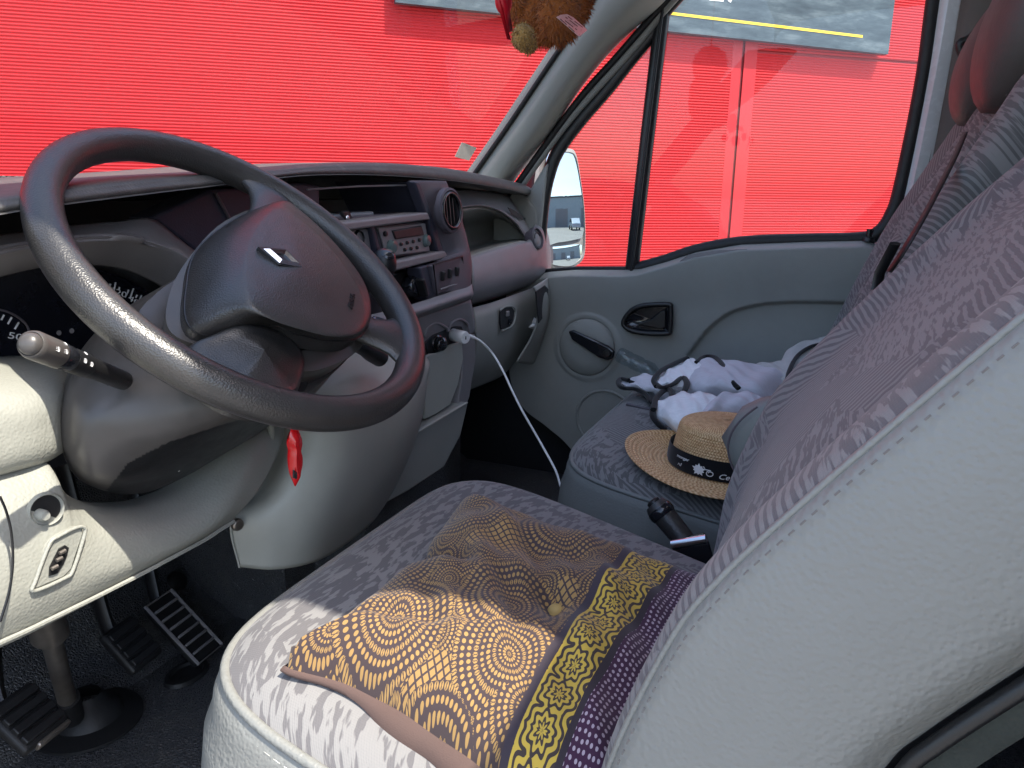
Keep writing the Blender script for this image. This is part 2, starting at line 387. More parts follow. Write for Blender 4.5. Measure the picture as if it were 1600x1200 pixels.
def mk_ground():
    t = NT('asphalt'); p = t.obco(); n, _ = t.noise(p, .35, 6, .6); n2, _ = t.noise(p, 60, 4, .7)
    c = t.mix(t.math('MULTIPLY_ADD', n2, .5, t.math('MULTIPLY', n, .5)), (.16, .155, .145, 1), (.34, .33, .31, 1)); t.bsdf(c, .9, 0, t.bump(n2, .5, .01)); return t.m
M_GROUND = mk_ground()
M_CLEARP = mk_glass('clear_plastic', (.86, .90, .92))
M_FELT = plastic('green_grey_felt', (.045, .052, .045), .95, 500, .8, .4)
M_GREYB = plastic('grey_sheet_wall', (.34, .38, .40), .6, 0, var=.06)
M_LEAF = plastic('leaf', (.05, .085, .03), .6, 0, var=.4); M_BARK = plastic('bark', (.10, .07, .05), .9, 0)
M_CAR = plastic('car_paint', (.35, .42, .48), .25, 0, coat=.6, var=.02); M_CARG = plastic('car_glass', (.02, .025, .03), .1, 0)
M_PTRIM = plastic('shaded_pillar_trim', (.10, .085, .075), .6, 500, .2)  # pillar trim with the shade of the dim cab rear in its colour

# ------------------------------------------------------------------ outside: ground, red building, sign, what the mirror shows
GZ = -.65
obj('ground', MB().plate([V((-300, -300, GZ-.3)), V((300, -300, GZ-.3)), V((300, 300, GZ-.3)), V((-300, 300, GZ-.3))], (0, 0, .3)), M_GROUND, smooth=False, kind='structure')
WN = V((math.cos(rad(39.5)), math.sin(rad(39.5)), 0)); WT = V((WN.y, -WN.x, 0)); WD = 6.0
def onwall(u, v, off=0.):
    d = FW + RT*((u-800)/FPX) - UP*((v-600)/FPX); k = (WD-off)/d.dot(WN); return CAM + d*k
def wp(t, z, off=0.): return V((CAM.x, CAM.y, 0)) + WN*(WD-off) + WT*t + V((0, 0, z))
def wt(p): return (p-V((CAM.x, CAM.y, 0))).dot(WT)
bld = thing('red_building', 'long red building clad in fine horizontal corrugated sheet behind the van', 'building', wp(0, GZ))
tj = wt(onwall(1150, 220)); PITCHW = .0218
def clad(t0, t1, z0, z1):
    mb = MB(); n = int((z1-z0)/PITCHW); rows = []
    for i in range(n):
        z = z0+i*PITCHW
        for dz, o in ((0, 0), (.22, .0004), (.40, .0044), (.62, .0062), (.84, .0050)): rows.append([wp(t0, z+dz*PITCHW, o), wp(t1, z+dz*PITCHW, o)])
    return mb.grid(rows)
zs = onwall(1405, 97).z
obj('cladding_sheet', clad(-14, tj-.10, GZ, 5.6), M_WALL, bld, smooth=False)
for t0, t1 in ((tj+.13, 16),):
    obj('cladding_sheet', clad(t0, t1, GZ, zs), M_WALL, bld, smooth=False)
    obj('cladding_sheet', clad(t0, t1, zs+.012, 5.6), M_WALL, bld, smooth=False)
for a, b, o in ((-.10, -.012, .004), (.012, .13, .006)):
    obj('joint_flashing', MB().plate([wp(tj+a, GZ, 0), wp(tj+b, GZ, 0), wp(tj+b, 5.6, 0), wp(tj+a, 5.6, 0)], -WN*o), M_WALLJ, bld, smooth=False)
obj('joint_gap', MB().plate([wp(tj-.012, GZ, -.006), wp(tj+.012, GZ, -.006), wp(tj+.012, 5.6, -.006), wp(tj-.012, 5.6, -.006)], WN*.01), plastic('joint_shadow_gap', (.16, .004, .008), .7, 0), bld, smooth=False)
obj('wall_core', MB().plate([wp(-14, GZ, -.02), wp(16, GZ, -.02), wp(16, 5.7, -.02), wp(-14, 5.7, -.02)], WN*3), M_WALLJ, bld, smooth=False)
SO = .10
tr = wt(onwall(1391, 60, SO)); tl = wt(onwall(640, 8, SO)) - .1; zb = onwall(1389, 85, SO).z
sgn = thing('wall_sign', 'large slate blue photographic sign with yellow line high on the red wall', 'sign', wp(tl, zb, SO))
SK = .021*(tr-tl)
obj('sign_board', MB().plate([wp(tl, zb+SK, SO), wp(tr, zb, SO), wp(tr, zb+1.9, SO), wp(tl, zb+1.9+SK, SO)], WN*.06), M_SIGN, sgn, smooth=False)
ya, yb = onwall(1050, 21, SO+.003), onwall(1348, 57, SO+.003); yl = ya+(ya-yb)*.9
obj('yellow_line', MB().plate([yl+V((0, 0, -.010)), yb+V((0, 0, -.010)), yb+V((0, 0, .010)), yl+V((0, 0, .010))], WN*.002), M_YEL, sgn, smooth=False)
pt = onwall(1132, 6, SO+.002); text('sign_lettering', '27', .30, wp(wt(pt)-.0, pt.z+.105, SO+.002), WT, (0, 0, 1), M_PRINT, sgn)
# behind the van (seen in the door mirror)
gb = thing('grey_warehouse', 'flat roofed grey sheet metal warehouse reflected in the door mirror', 'building', (8, -34, GZ))
obj('wall', MB().box((6, -38, GZ+2.6), (26, 8, 5.2)), M_GREYB, gb, smooth=False)
obj('roof_edge', MB().box((6, -38, GZ+5.3), (26.3, 8.3, .25)), M_DARK, gb, smooth=False)
for i in range(3): obj('roller_door', MB().box((-2+7*i, -33.97, GZ+1.6), (3.2, .08, 3.2)), M_MID, gb, smooth=False)
car = thing('parked_car', 'small blue grey hatchback parked before the grey warehouse', 'car', (6.5, -24, GZ))
def carbody(x, y):
    prof = [(-1.9, .35), (-1.95, .75), (-1.2, .9), (-.6, 1.42), (.8, 1.45), (1.5, .95), (1.95, .85), (1.95, .35)]
    mb = MB(); mb.plate([V((x-.8, y+a, GZ+b)) for a, b in prof], (1.6, 0, 0)); return mb
obj('body', carbody(6.5, -24), M_CAR, car, bev=(.08, 3))
for sx in (-.81, .81): obj('side_window', MB().plate([V((6.5+sx, -24+a, GZ+b)) for a, b in ((-1.0, .95), (-.55, 1.34), (.7, 1.36), (1.2, .98))], (.02*sx, 0, 0)), M_CARG, car, smooth=False)
for sx in (-.75, .75):
    for sy in (-1.2, 1.2): obj('wheel', MB().lathe([(0, -.1), (.3, -.1), (.33, -.05), (.33, .05), (.3, .1), (0, .1)], 20, (6.5+sx, -24+sy, GZ+.33), (1, 0, 0)), M_RUBBER, car)
def bush(x, y, h, w, label):
    t = thing('tree', label, 'tree', (x, y, GZ), 'trees beyond the yard')
    obj('trunk', MB().tube([(x, y, GZ), (x+.05, y, GZ+h*.4), (x, y+.05, GZ+h*.7)], lambda k: .12*(1-.6*k)), M_BARK, t)
    mb = MB(); R1 = random.Random(int(x*10))
    for _ in range(900):
        d = V((R1.gauss(0, 1), R1.gauss(0, 1), R1.gauss(0, 1))).normalized()*(R1.random()**.4)
        c = V((x+d.x*w, y+d.y*w, GZ+h*.62+d.z*h*.4)); a = V((R1.gauss(0, 1), R1.gauss(0, 1), R1.gauss(0, 1))).normalized()*.22; b = V((R1.gauss(0, 1), R1.gauss(0, 1), R1.gauss(0, 1))).normalized()*.22
        o = len(mb.v); mb.v += [c-a, c+b, c+a, c-b]; mb.f.append((o, o+1, o+2, o+3))
    obj('crown', mb, M_LEAF, t, smooth=False)
for x, y, h, w in ((23, -33, 4.5, 1.6), (26, -31, 3.6, 1.5), (29, -30, 5.2, 1.8), (33, -29, 4.0, 1.7), (37, -27, 4.8, 1.7)): bush(x, y, h, w, 'green tree at the yard edge, %s from the grey warehouse' % {23: 'nearest one', 26: 'low second one', 29: 'tallest one, third', 33: 'fourth one', 37: 'farthest one'}[x])

# ------------------------------------------------------------------ van cab shell
XR, XL, XC = 1.25, -.50, .375
van = thing('van_cab', 'inside shell of a white van cab with grey trimmed pillars and windscreen', 'van', (XC, 0, 0))
obj('cab_floor', MB().box((XC, .2, -.02), (1.84, 1.96, .04)), M_MAT, van, smooth=False)
def firewall():
    mb = MB(); xs = [-.53, -.2, .1, .4, .7, 1.0, 1.28]
    prof = [(.91, -.03), (.96, .012), (1.02, .04), (1.10, .14), (1.15, .30), (1.16, .5), (1.16, .76)]
    return mb.surf([[V((x, y, z+.002)) for x in xs] for y, z in prof], 14, 16)
obj('bulkhead_mat', firewall(), M_MAT, van)
obj('rear_bulkhead', MB().box((XC, -.80, .72), (1.86, .04, 1.5)), M_CORE, van, smooth=False)
ROOF = 1.50
def roof():
    rows = []
    for y, z in ((.35, 1.43), (.32, 1.475), (.2, 1.51), (-.2, 1.53), (-.45, 1.53), (-.465, 1.53), (-.475, 1.53), (-.8, 1.53)):
        rows.append([V((-.293 if y > -.46 else -.56, y, z-.09)), V((-.26 if y > -.46 else -.5, y, z-.03)), V((-.2, y, z)), V((XC, y, z+.01)), V((.95, y, z)), V((1.25, y, z-.03)), V((1.31, y, z-.09))])  # left edge stepped inboard to shape the sun patch and shade the backrest
    return MB().surf(rows, 20, 60)
obj('roof', roof(), M_HEAD, van)
# passenger side pillar trim, its screen edge and door edge traced at their distances
pin = [at(735, 292, x=1.175), at(752, 268, x=1.175), at(800, 200, x=1.165), at(850, 126, x=1.15), at(900, 52, x=1.135), at(935, 0, x=1.12), at(985, -75, x=1.10), at(1040, -160, x=1.08)]
pout = [at(790, 310, x=1.245), at(806, 278, x=1.245), at(862, 206, x=1.24), at(908, 136, x=1.23), at(962, 70, x=1.22), at(1032, 6, x=1.20), at(1090, -60, x=1.19), at(1160, -150, x=1.17)]
pmid = [a*.5+b*.5+V((-.035, -.03, 0)) for a, b in zip(pin, pout)]
pback = [a+V((.02, .05, 0)) for a in pin]; pfar = [b+V((.03, .01, 0)) for b in pout]
pq = [a*.82+b*.18+V((-.022, -.016, 0)) for a, b in zip(pin, pout)]; pr = [a*.2+b*.8+V((-.022, -.016, 0)) for a, b in zip(pin, pout)]
obj('pillar_trim', MB().surf(list(zip(*[pback, pin, pq, pmid, pr, pout, pfar])), 22, 40), M_PILLAR, van)
obj('screen_seal', MB().tube([a+V((.0, .012, .003)) for a in pin], .006, 8, smooth=40), M_RUBBER, van)
bt = at(965, 25, x=1.155); bt2 = bt + (bt-CAM).normalized()*-.012
obj('trim_button', MB().lathe([(0, .004), (.007, .004), (.009, 0), (.009, -.01)], 20, bt2, CAM-bt), M_BLACK, van)
# mirrored pillar on the driver's side
def mx(L): return [V((2*XC-p.x, p.y, p.z)) for p in L]
obj('pillar_trim', MB().surf(list(zip(*[mx(q) for q in (pback, pin, pq, pmid, pr, pout, pfar)])), 22, 40), M_PILLAR, van)
# windscreen between the two pillars, bowed forwards
rows = []
for a in pin:
    b = V((2*XC-a.x, a.y, a.z)); a2 = a+V((.03, .03, 0)); b2 = b+V((-.03, .03, 0)); row = []
    for k in range(9):
        t = k/8; row.append(b2.lerp(a2, t)+V((0, .20*(1-(2*t-1)**2), 0)))
    rows.append(row)
SCREEN = rows
obj('windscreen', MB().surf(rows, 33, 20), M_GLASS, van)
# windscreen header + rear view mirror base are above the frame; B pillars
obj('header_rail', MB().box((XC, .35, 1.455), (1.5, .04, .04)), M_HEAD, van, bev=(.015, 3))
def vert(px, x): return [at(u, v, x=x) for u, v in px]
bp_f = vert([(1376, 520), (1384, 400), (1416, 330), (1454, 140), (1476, 0), (1500, -140)], 1.275)
bp_b = vert([(1400, 520), (1402, 380), (1430, 300), (1466, 140), (1492, 0), (1516, -140)], 1.262)
obj('door_pillar', MB().surf([bp_f, [a*.5+b*.5+V((-.008, 0, 0)) for a, b in zip(bp_f, bp_b)], bp_b], 30, 6), M_PAINT, van, solid=(.03, -1))
bg_b = vert([(1420, 520), (1424, 380), (1450, 300), (1482, 140), (1508, 0), (1532, -140)], 1.262)
obj('pillar_seal', MB().surf([[p+V((.004, 0, 0)) for p in bp_b], [p+V((-.012, 0, 0)) for p in bg_b]], 30, 3), M_BROWN, van, solid=(.02, -1))
bt_b = vert([(1800, 560), (1800, 380), (1800, 300), (1800, 140), (1800, 0), (1800, -140)], 1.20)
bm_ = vert([(1450, 520), (1455, 370), (1480, 285), (1505, 140), (1528, 0), (1552, -140)], 1.235)
obj('belt_pillar_trim', MB().surf([bg_b, bm_, [a.lerp(b, .35)+V((0, 0, 0)) for a, b in zip(bm_, bt_b)], bt_b], 30, 14), M_PTRIM, van, solid=(.02, -1))
# driver's side body: sill, pillar behind the door opening
obj('sill', MB().box((-.535, .3, -.06), (.06, 1.3, .14)), M_PAINT, van, bev=(.02, 3))
obj('driver_door_pillar', MB().box((-.53, -.55, .70), (.07, .50, 1.52)), M_PAINT, van, bev=(.02, 3))  # unseen pillar, widened forwards to keep the backrest side in shade
obj('cab_side', MB().box((1.30, -.55, .72), (.05, .46, 1.5)), M_HEAD, van, bev=(.01, 2))
obj('kick_panel', MB().box((1.285, .20, .24), (.03, 2.04, .54)), M_CORE, van, smooth=False)  # run back behind the door to block red light on the floor
obj('kick_panel', MB().box((-.535, .98, .30), (.03, .40, .70)), M_CORE, van, smooth=False)
obj('floor_tunnel', MB().box((.55, .56, .07), (.24, .32, .16)), M_MAT, van, bev=(.03, 3))  # hump added to block red light reaching the driver's footwell
obj('scuttle', MB().box((XC, 1.10, .70), (1.80, .22, .05)), M_BLACK, van, smooth=False)  # added to close a light leak behind the dash core
st = line([(722, 222), (745, 231), (733, 251), (711, 245)], y=.80)
obj('windscreen_sticker', MB().plate([p+V((0, .0, 0)) for p in st], (0, .001, 0)), plastic('sticker_grey', (.17, .165, .16), .6, 0, var=.15), van, smooth=False)

# ------------------------------------------------------------------ passenger door
door = thing('passenger_door', 'closed grey passenger door with black framed windows, winder and mirror', 'door', (XR, .3, .05))
belt = [(840, 428), (863, 424), (900, 421), (980, 421), (1004, 419), (1040, 409), (1090, 393), (1160, 381), (1260, 377), (1350, 375), (1400, 392), (1460, 400)]
BELT = [at(u, v, x=XR) for u, v in belt]
def zbelt(y):
    for a, b in zip(BELT, BELT[1:]):
        if b.y <= y <= a.y: return a.z+(b.z-a.z)*(a.y-y)/(a.y-b.y)
    return BELT[0].z if y > BELT[0].y else BELT[-1].z
arm = [at(u, v, x=XR-.04) for u, v in ((1010, 640), (1050, 588), (1085, 540), (1110, 510), (1140, 488), (1180, 476), (1230, 471), (1320, 472), (1480, 476))]
ARM = cat(arm, 60)
def zarm(y):
    for a, b in zip(ARM, ARM[1:]):
        if b.y <= y <= a.y: return a.z+(b.z-a.z)*(a.y-y)/max(1e-6, a.y-b.y)
    return -1 if y > ARM[0].y else ARM[-1].z
def sm(a, b, x):
    t = min(1, max(0, (x-a)/(b-a))); return t*t*(3-2*t)
CR = at(918, 542, x=XR-.04); CRW = abs(at(962, 542, x=XR-.04).y-CR.y)
HD = at(1010, 497, x=XR-.04)
low = [at(u, v, x=XR-.02) for u, v in ((797, 500), (800, 560), (806, 600), (825, 635), (862, 664), (900, 700), (960, 790))]
LOW = cat(low, 40)
def zlow(y):
    for a, b in zip(LOW, LOW[1:]):
        if b.y <= y <= a.y: return a.z+(b.z-a.z)*(a.y-y)/max(1e-6, a.y-b.y)
    return LOW[0].z if y > LOW[0].y else LOW[-1].z
mb = MB(); rows = []; NY, NZ = 210, 150
y0, y1 = LOW[0].y-.001, -.24
for j in range(NZ):
    r = []
    for i in range(NY):
        y = y0+(y1-y0)*i/(NY-1); zt, zl_ = zbelt(y), min(zlow(y), zbelt(y)-.02); s = j/(NZ-1); s = s**1.5; z = zt+(zl_-zt)*s
        d = zt-z
        x = XR - .054*sm(-.006, .014, d) + .014*sm(.012, .15, d) - .008*sm(.16, .4, d)
        za = zarm(y)
        x += .016*sm(0, .006, za-z)*(1 if za > 0 else 0) - .010*sm(.02, .30, za-z)*(1 if za > 0 else 0)
        q = math.hypot(y-CR.y, z-CR.z)/CRW
        x -= .004*(sm(1.22, 1.12, q)) ; x -= -.010*sm(1.0, .93, q)*(.4+.6*sm(-1, 1, (z-CR.z)/CRW))
        r.append(V((x, y, z)))
    rows.append(r)
obj('door_panel', mb.grid(rows), M_DOOR, door, ang=70)
obj('door_skin', MB().plate([BELT[0]+V((.03, 0, 0)), BELT[3]+V((.03, 0, 0)), BELT[6]+V((.03, 0, 0)), BELT[9]+V((.03, 0, 0)), BELT[11]+V((.03, 0, 0)), V((XR+.03, BELT[11].y, -.02)), V((XR+.03, .80, -.02))], (.02, 0, 0)), M_PAINT, door, smooth=False)
obj('draught_strip', MB().tube([p+V((-.012, 0, 0)) for p in LOW], .007, 8), M_MID, door)
# light ledge slot on top of the panel
obj('ledge_slot', MB().plate(line([(1062, 408), (1075, 398), (1120, 391), (1168, 389), (1164, 396), (1125, 402), (1085, 409)], x=XR-.050), (.004, 0, 0)), M_MID, door)
# black window frame: seals, divider, glass
wf = [(1004, 416), (1040, 405), (1090, 389), (1160, 377), (1260, 373), (1340, 372), (1372, 362), (1390, 338), (1403, 300), (1436, 130), (1455, 0), (1478, -160), (1050, -180), (1020, 180), (1004, 416)]
fr = line([(990, 421), (1040, 407), (1090, 391), (1160, 379), (1260, 375), (1345, 373), (1374, 362), (1393, 336), (1408, 290), (1441, 130), (1459, 0), (1482, -160)], x=XR)
obj('window_seal', MB().tube(fr, .015, 10, smooth=90), M_RUBBER, door)
dv = line([(987, 424), (1006, 260), (1030, 60), (1038, 0), (1050, -110)], x=XR)
obj('divider_post', MB().tube(dv, .0175, 8, smooth=20, flat=.9), M_BLACK, door)
obj('divider_channel', MB().tube([p+V((-.019, -.004, 0)) for p in dv], .004, 8, smooth=20), M_RUBBER, door)
qf = line([(842, 420), (844, 370), (849, 315), (858, 272), (872, 236), (905, 190), (948, 140), (985, 93), (1018, 52), (1030, 28), (1060, -8), (1110, -60), (1180, -130)], x=XR)
obj('quarter_frame', MB().tube(qf, .017, 10, smooth=40, flat=.7), M_BLACK, door)
qg = line([(806, 306), (826, 274), (880, 200), (926, 146), (970, 98), (1010, 52), (1040, 14), (1090, -40), (1160, -115)], x=XR-.012)
obj('frame_trim', MB().tube(qg, .009, 10, smooth=40), M_PILLAR, door)
qh = line([(792, 314), (812, 284), (866, 208), (913, 146), (960, 94), (1002, 46), (1036, 8), (1084, -48), (1150, -125)], x=XR-.016)
obj('frame_seal', MB().tube(qh, .0095, 10, smooth=40), M_RUBBER, door)
obj('quarter_front_post', MB().tube(line([(840, 432), (842, 380), (847, 320), (857, 264)], x=XR), .009, 8, smooth=20), M_BLACK, door)
obj('quarter_sill', MB().tube(line([(846, 424), (900, 420), (992, 420)], x=XR), .006, 8), M_RUBBER, door)
sail = line([(806, 330), (828, 296), (848, 262), (856, 254), (850, 300), (844, 360), (841, 425), (815, 425)], x=XR-.02)
obj('mirror_sail', MB().plate(sail, (.03, 0, 0)), M_DOOR, door, bev=(.006, 3))
obj('window_glass', MB().grid([[at(1000, 440, x=XR+.004), at(1390, 440, x=XR+.004)], [at(1040, -130, x=XR+.004), at(1480, -170, x=XR+.004)]]), M_GLASS, door, smooth=False)
obj('quarter_glass', MB().plate(line([(846, 424), (852, 300), (866, 240), (1012, 50), (1040, -20), (992, 424)], x=XR+.002), (.003, 0, 0)), M_GLASS, door, smooth=False)
gt = at(1338, 359, x=XR+.001); text('glass_mark', 'SEKURIT', .008, gt, (0, -1, 0), (0, 0, 1), M_DARK, door) if False else None
pg = at(1357, 374, x=XR-.012); obj('lock_pin_guide', MB().lathe([(.0, .022), (.006, .022), (.006, .006), (.012, .004), (.014, -.004)], 14, pg, (0, 0, 1)), M_BLACK, door)
# inner handle
ho = [(974, 506), (980, 492), (992, 482), (1010, 477), (1044, 476), (1048, 482), (1047, 514), (1042, 521), (1010, 521), (985, 516)]
hc = cat(line(ho, x=XR-.062), 60, True); hm = sum(hc, V())/len(hc)
ih = obj('inner_handle', MB().tube(hc, .006, 8, closed=True), M_BLACK, door)
obj('handle_dish', MB().grid([hc+[hc[0]], [p.lerp(hm, .2)+V((.011, 0, 0)) for p in hc+[hc[0]]], [hm+V((.0115, 0, 0)) for p in hc+[hc[0]]]]), M_GLOSSB, ih)
lv = line([(985, 503), (1000, 504), (1018, 499), (1030, 488), (1037, 484), (1040, 486), (1040, 512), (1030, 514), (1005, 509)], x=XR-.058)
obj('handle_lever', MB().plate(lv, (.010, 0, 0)), M_BLACK, ih, bev=(.003, 3))
# window winder
wd = obj('window_winder', MB().lathe([(CRW*.98, -.012), (CRW*.99, 0), (CRW*.92, .006), (CRW*.5, .010), (0, .011)], 48, CR+V((-.008, 0, 0)), (-1, 0, 0)), M_DOOR, door)
wl = line([(887, 518), (895, 516), (950, 541), (960, 549), (958, 560), (948, 564), (935, 559), (893, 531)], x=XR-.074)
obj('winder_lever', MB().plate(wl, (.012, 0, 0)), M_GLOSSB, wd, bev=(.005, 4))
wk = at(949, 552, x=XR-.076); obj('winder_knob', MB().lathe([(0, .010), (.008, .009), (.010, .004), (.010, -.006)], 24, wk, (-1, 0, 0)), M_BLACK, wd)
sp = at(945, 655, x=XR-.048); obj('speaker_ring', MB().tube([sp+V((0, .075*math.cos(a*math.pi/24), .075*math.sin(a*math.pi/24))) for a in range(48)], .004, 8, closed=True), M_DOOR, door)
# exterior mirror with two glasses
MC = at(880, 322, x=1.52); nrm_h = 238.5
MN = V((math.cos(rad(nrm_h)), math.sin(rad(nrm_h)), .066)).normalized(); MXD = V((0, 0, 1)).cross(MN).normalized(); MYD = MN.cross(MXD)
def mpt(u, v, o=0.):
    d = FW + RT*((u-800)/FPX) - UP*((v-600)/FPX); k = (MC+MN*o-CAM).dot(MN)/d.dot(MN); return CAM+d*k
mo = [(846, 240), (866, 233), (888, 232), (899, 240), (906, 275), (913, 330), (914, 385), (910, 405), (898, 416), (880, 420), (855, 416), (838, 405), (832, 330), (836, 270)]
mo_c = cat([mpt(*q) for q in mo], 60, True); mm = sum(mo_c, V())/60
hs = obj('door_mirror', MB().grid([[p for p in mo_c+[mo_c[0]]], [p-MN*.03+(p-mm)*.04 for p in mo_c+[mo_c[0]]], [p-MN*.08-(p-mm)*.12 for p in mo_c+[mo_c[0]]], [mm-MN*.13+(p-mm)*.3 for p in mo_c+[mo_c[0]]], [mm-MN*.14 for p in mo_c+[mo_c[0]]]]), M_BLACK, door)
def mglass(px, curv, name, off):
    c = cat([mpt(*q) for q in px], 48, True); m = sum(c, V())/48; rows = []
    for k in range(9):
        rows.append([m+(p-m)*(k/8)+MN*(off-curv*((p-m)*(k/8)).length_squared) for p in c+[c[0]]])
    obj(name, MB().grid(rows), M_MIRROR, hs)
mglass([(852, 248), (868, 240), (888, 240), (896, 250), (904, 300), (909, 340), (908, 368), (898, 374), (870, 379), (846, 380), (843, 320)], .42, 'main_mirror_glass', .013)
mglass([(846, 388), (870, 385), (898, 382), (909, 384), (909, 398), (898, 412), (880, 416), (858, 412), (846, 404)], 1.3, 'wide_mirror_glass', .009)
obj('mirror_bezel', MB().grid([[p+MN*.002 for p in mo_c+[mo_c[0]]], [p+(mm-p)*.06+MN*.006 for p in mo_c+[mo_c[0]]], [p+(mm-p)*.1+MN*.0 for p in mo_c+[mo_c[0]]], [mm-MN*.002 for p in mo_c+[mo_c[0]]]]), M_MID, hs)
obj('mirror_arm', MB().tube([mm-MN*.08+V((0, 0, -.12)), V((XR+.02, mm.y+.02, mm.z-.13))], .03, 12), M_BLACK, hs)
# clear bottle lying in the door pocket
bo = thing('plastic_bottle', 'crumpled clear plastic bottle lying between seat and door', 'bottle', at(1000, 572, x=1.17))
a = at(976, 558, x=1.185); b = at(1020, 580, x=1.185)
obj('bottle_body', MB().lathe([(r_*.62, z_*.62) for r_, z_ in ((0, 0), (.024, .002), (.03, .01), (.030, .05), (.027, .06), (.03, .07), (.03, .10), (.026, .11), (.03, .12), (.03, .15), (.012, .185), (.012, .20))], 24, a-(b-a).normalized()*.02, b-a), M_CLEARP, bo)
obj('bottle_cap', MB().lathe([(.009, .122), (.009, .133), (0, .133)], 16, a-(b-a).normalized()*.02, b-a), M_WHITE, bo)

# ------------------------------------------------------------------ dashboard
dash = thing('dashboard', 'wide two tone grey van dashboard with radio, vents, glovebox and knee panels', 'dashboard', (.4, .9, .3))
obj('dash_core', MB().box((XC, .99, .56), (1.72, .14, .34)), M_CORE, dash, smooth=False)
us = [-420, -200, 0, 100, 220, 340, 430, 500, 600, 700, 780, 818, 830]
lipv = [440, 372, 332, 317, 302, 288, 277, 272, 273, 281, 293, 302, 306]
crv = [405, 332, 302, 289, 277, 269, 262, 256, 254.5, 263, 279, 288, 296]
ly = [.58, .61, .64, .65, .665, .68, .69, .70, .71, .72, .728, .735, .76]
obj('tunnel_core', MB().box((.66, .95, .22), (.66, .26, .50)), M_MAT, dash, smooth=False)
obj('corner_trim', MB().plate(line([(770, 310), (792, 290), (812, 296), (828, 316), (838, 330), (842, 425), (770, 430)], x=1.226), (.02, 0, 0)), M_PILLAR, dash, bev=(.004, 2))
obj('console_light_block', MB().box((.56, .86, .17), (.30, .30, .34)), M_MAT, dash, smooth=False)  # unseen box added to block window light under the dash
lip = [at(u, v, y=y) for u, v, y in zip(us, lipv, ly)]
cre = [at(u, v, y=y+.03) for u, v, y in zip(us, crv, ly)]
nose = [a*.5+b*.5+V((0, -.012, 0)) for a, b in zip(lip, cre)]
und = [a+V((0, .19, .004)) for a in lip]; und[-1] = lip[-1]+V((0, .03, .006))
lip2 = [a+V((0, .012, -.001)) for a in lip]
def backy(x): t = (x-XC)/.85; return .82+.20*(1-t*t)
bk1 = [V((p.x, max(p.y+.02, .5*(p.y+backy(p.x))), p.z-.001)) for p in cre]
bk2 = [V((p.x, max(p.y+.04, backy(p.x)), p.z-.006)) for p in cre]
obj('top_pad', MB().surf([und, lip2, lip, nose, cre, bk1, bk2, [p+V((0, .004, -.02)) for p in bk2], [V((p.x, p.y, .712)) for p in bk2]], 90, 50), M_PADTOP, dash)
# instrument hood, opening, gauge face
def sheet(name, rows, m, nu=40, nv=24, parent=dash, solid=(.004, -1), **k):
    return obj(name, MB().surf(rows, nu, nv), m, parent, solid=solid, **k)
U = ats([(-300, 430), (-150, 392), (0, 366), (60, 358), (120, 350), (180, 345), (236, 341), (272, 366), (296, 385), (318, 400)], [.72]*10)
A0 = ats([(-300, 470), (-150, 425), (0, 388), (60, 378), (112, 371), (160, 368), (205, 369), (245, 379), (280, 391), (312, 412)], [.690]*10)
A1 = ats([(-300, 476), (-150, 431), (0, 393), (60, 383), (112, 376), (160, 373), (205, 374), (243, 385), (276, 399), (306, 420)], [.688]*10)
O = ats([(-300, 520), (-150, 468), (0, 433), (50, 421), (90, 416), (140, 415), (180, 418), (215, 429), (245, 444), (270, 462)], [.74]*10)
O2 = [p+V((0, .03, -.003)) for p in O]
sheet('instrument_hood', [U, A0, A1, [a*.5+b*.5+V((0, .004, -.004)) for a, b in zip(A1, O)], O], M_MID, 50, 26)
obj('hood_inner_rim', MB().surf([O, O2], 50, 3), M_BLACK, dash)
gy = .775
face = obj('gauge_face', MB().plate(ats([(-300, 500), (-150, 452), (0, 425), (70, 410), (140, 406), (200, 412), (250, 432), (290, 470), (270, 560), (120, 590), (0, 590), (-300, 600)], [gy]*12), (0, .005, 0)), plastic('gauge_black', (.006, .007, .012), .25, 0), dash, smooth=False)
gx, gup = V((1, 0, .0)), V((0, .1, 1))
for s, u, v, an in (('120', 185, 457, -25), ('140', 205, 467, -38), ('50', 24, 526, -20)):
    c, s_ = math.cos(rad(an)), math.sin(rad(an)); xd = V((c, 0, s_))
    text('gauge_number', s, .0095, at(u, v, y=gy-.001), xd, V((-s_, 0, c)), M_PRINT, face, wide=1.7)
mb = MB()
for u, v, an, L in ((172, 446, -20, .002), (179, 449, -20, .006), (186, 451, -22, .002), (200, 455, -28, .002), (206, 458, -30, .006), (213, 463, -34, .002), (219, 466, -36, .004), (4, 496, -35, .003), (15, 501, -38, .004), (26, 509, -40, .004), (218, 476, -40, .004)):
    p = at(u, v, y=gy-.001); d = V((-math.sin(rad(an)), 0, math.cos(rad(an)))); h = V((d.z, 0, -d.x))*.0009
    mb.plate([p-d*L-h, p+d*L-h, p+d*L+h, p-d*L+h], (0, -.0004, 0))
obj('gauge_ticks', mb, M_PRINT, face, smooth=False, kind='stuff')
obj('gauge_ring', MB().tube(cat(ats([(-40, 480), (0, 484), (22, 492), (40, 506), (48, 524)], [gy-.002]*5), 30), .0012, 6), M_DARK, face)
for u, v in ((92, 520), (112, 517)):
    p = at(u, v, y=gy-.001); obj('warning_symbol', MB().lathe([(0, 0), (.0028, 0), (.0028, .0004), (0, .0004)], 14, p, (0, -1, 0)), M_MID, face)
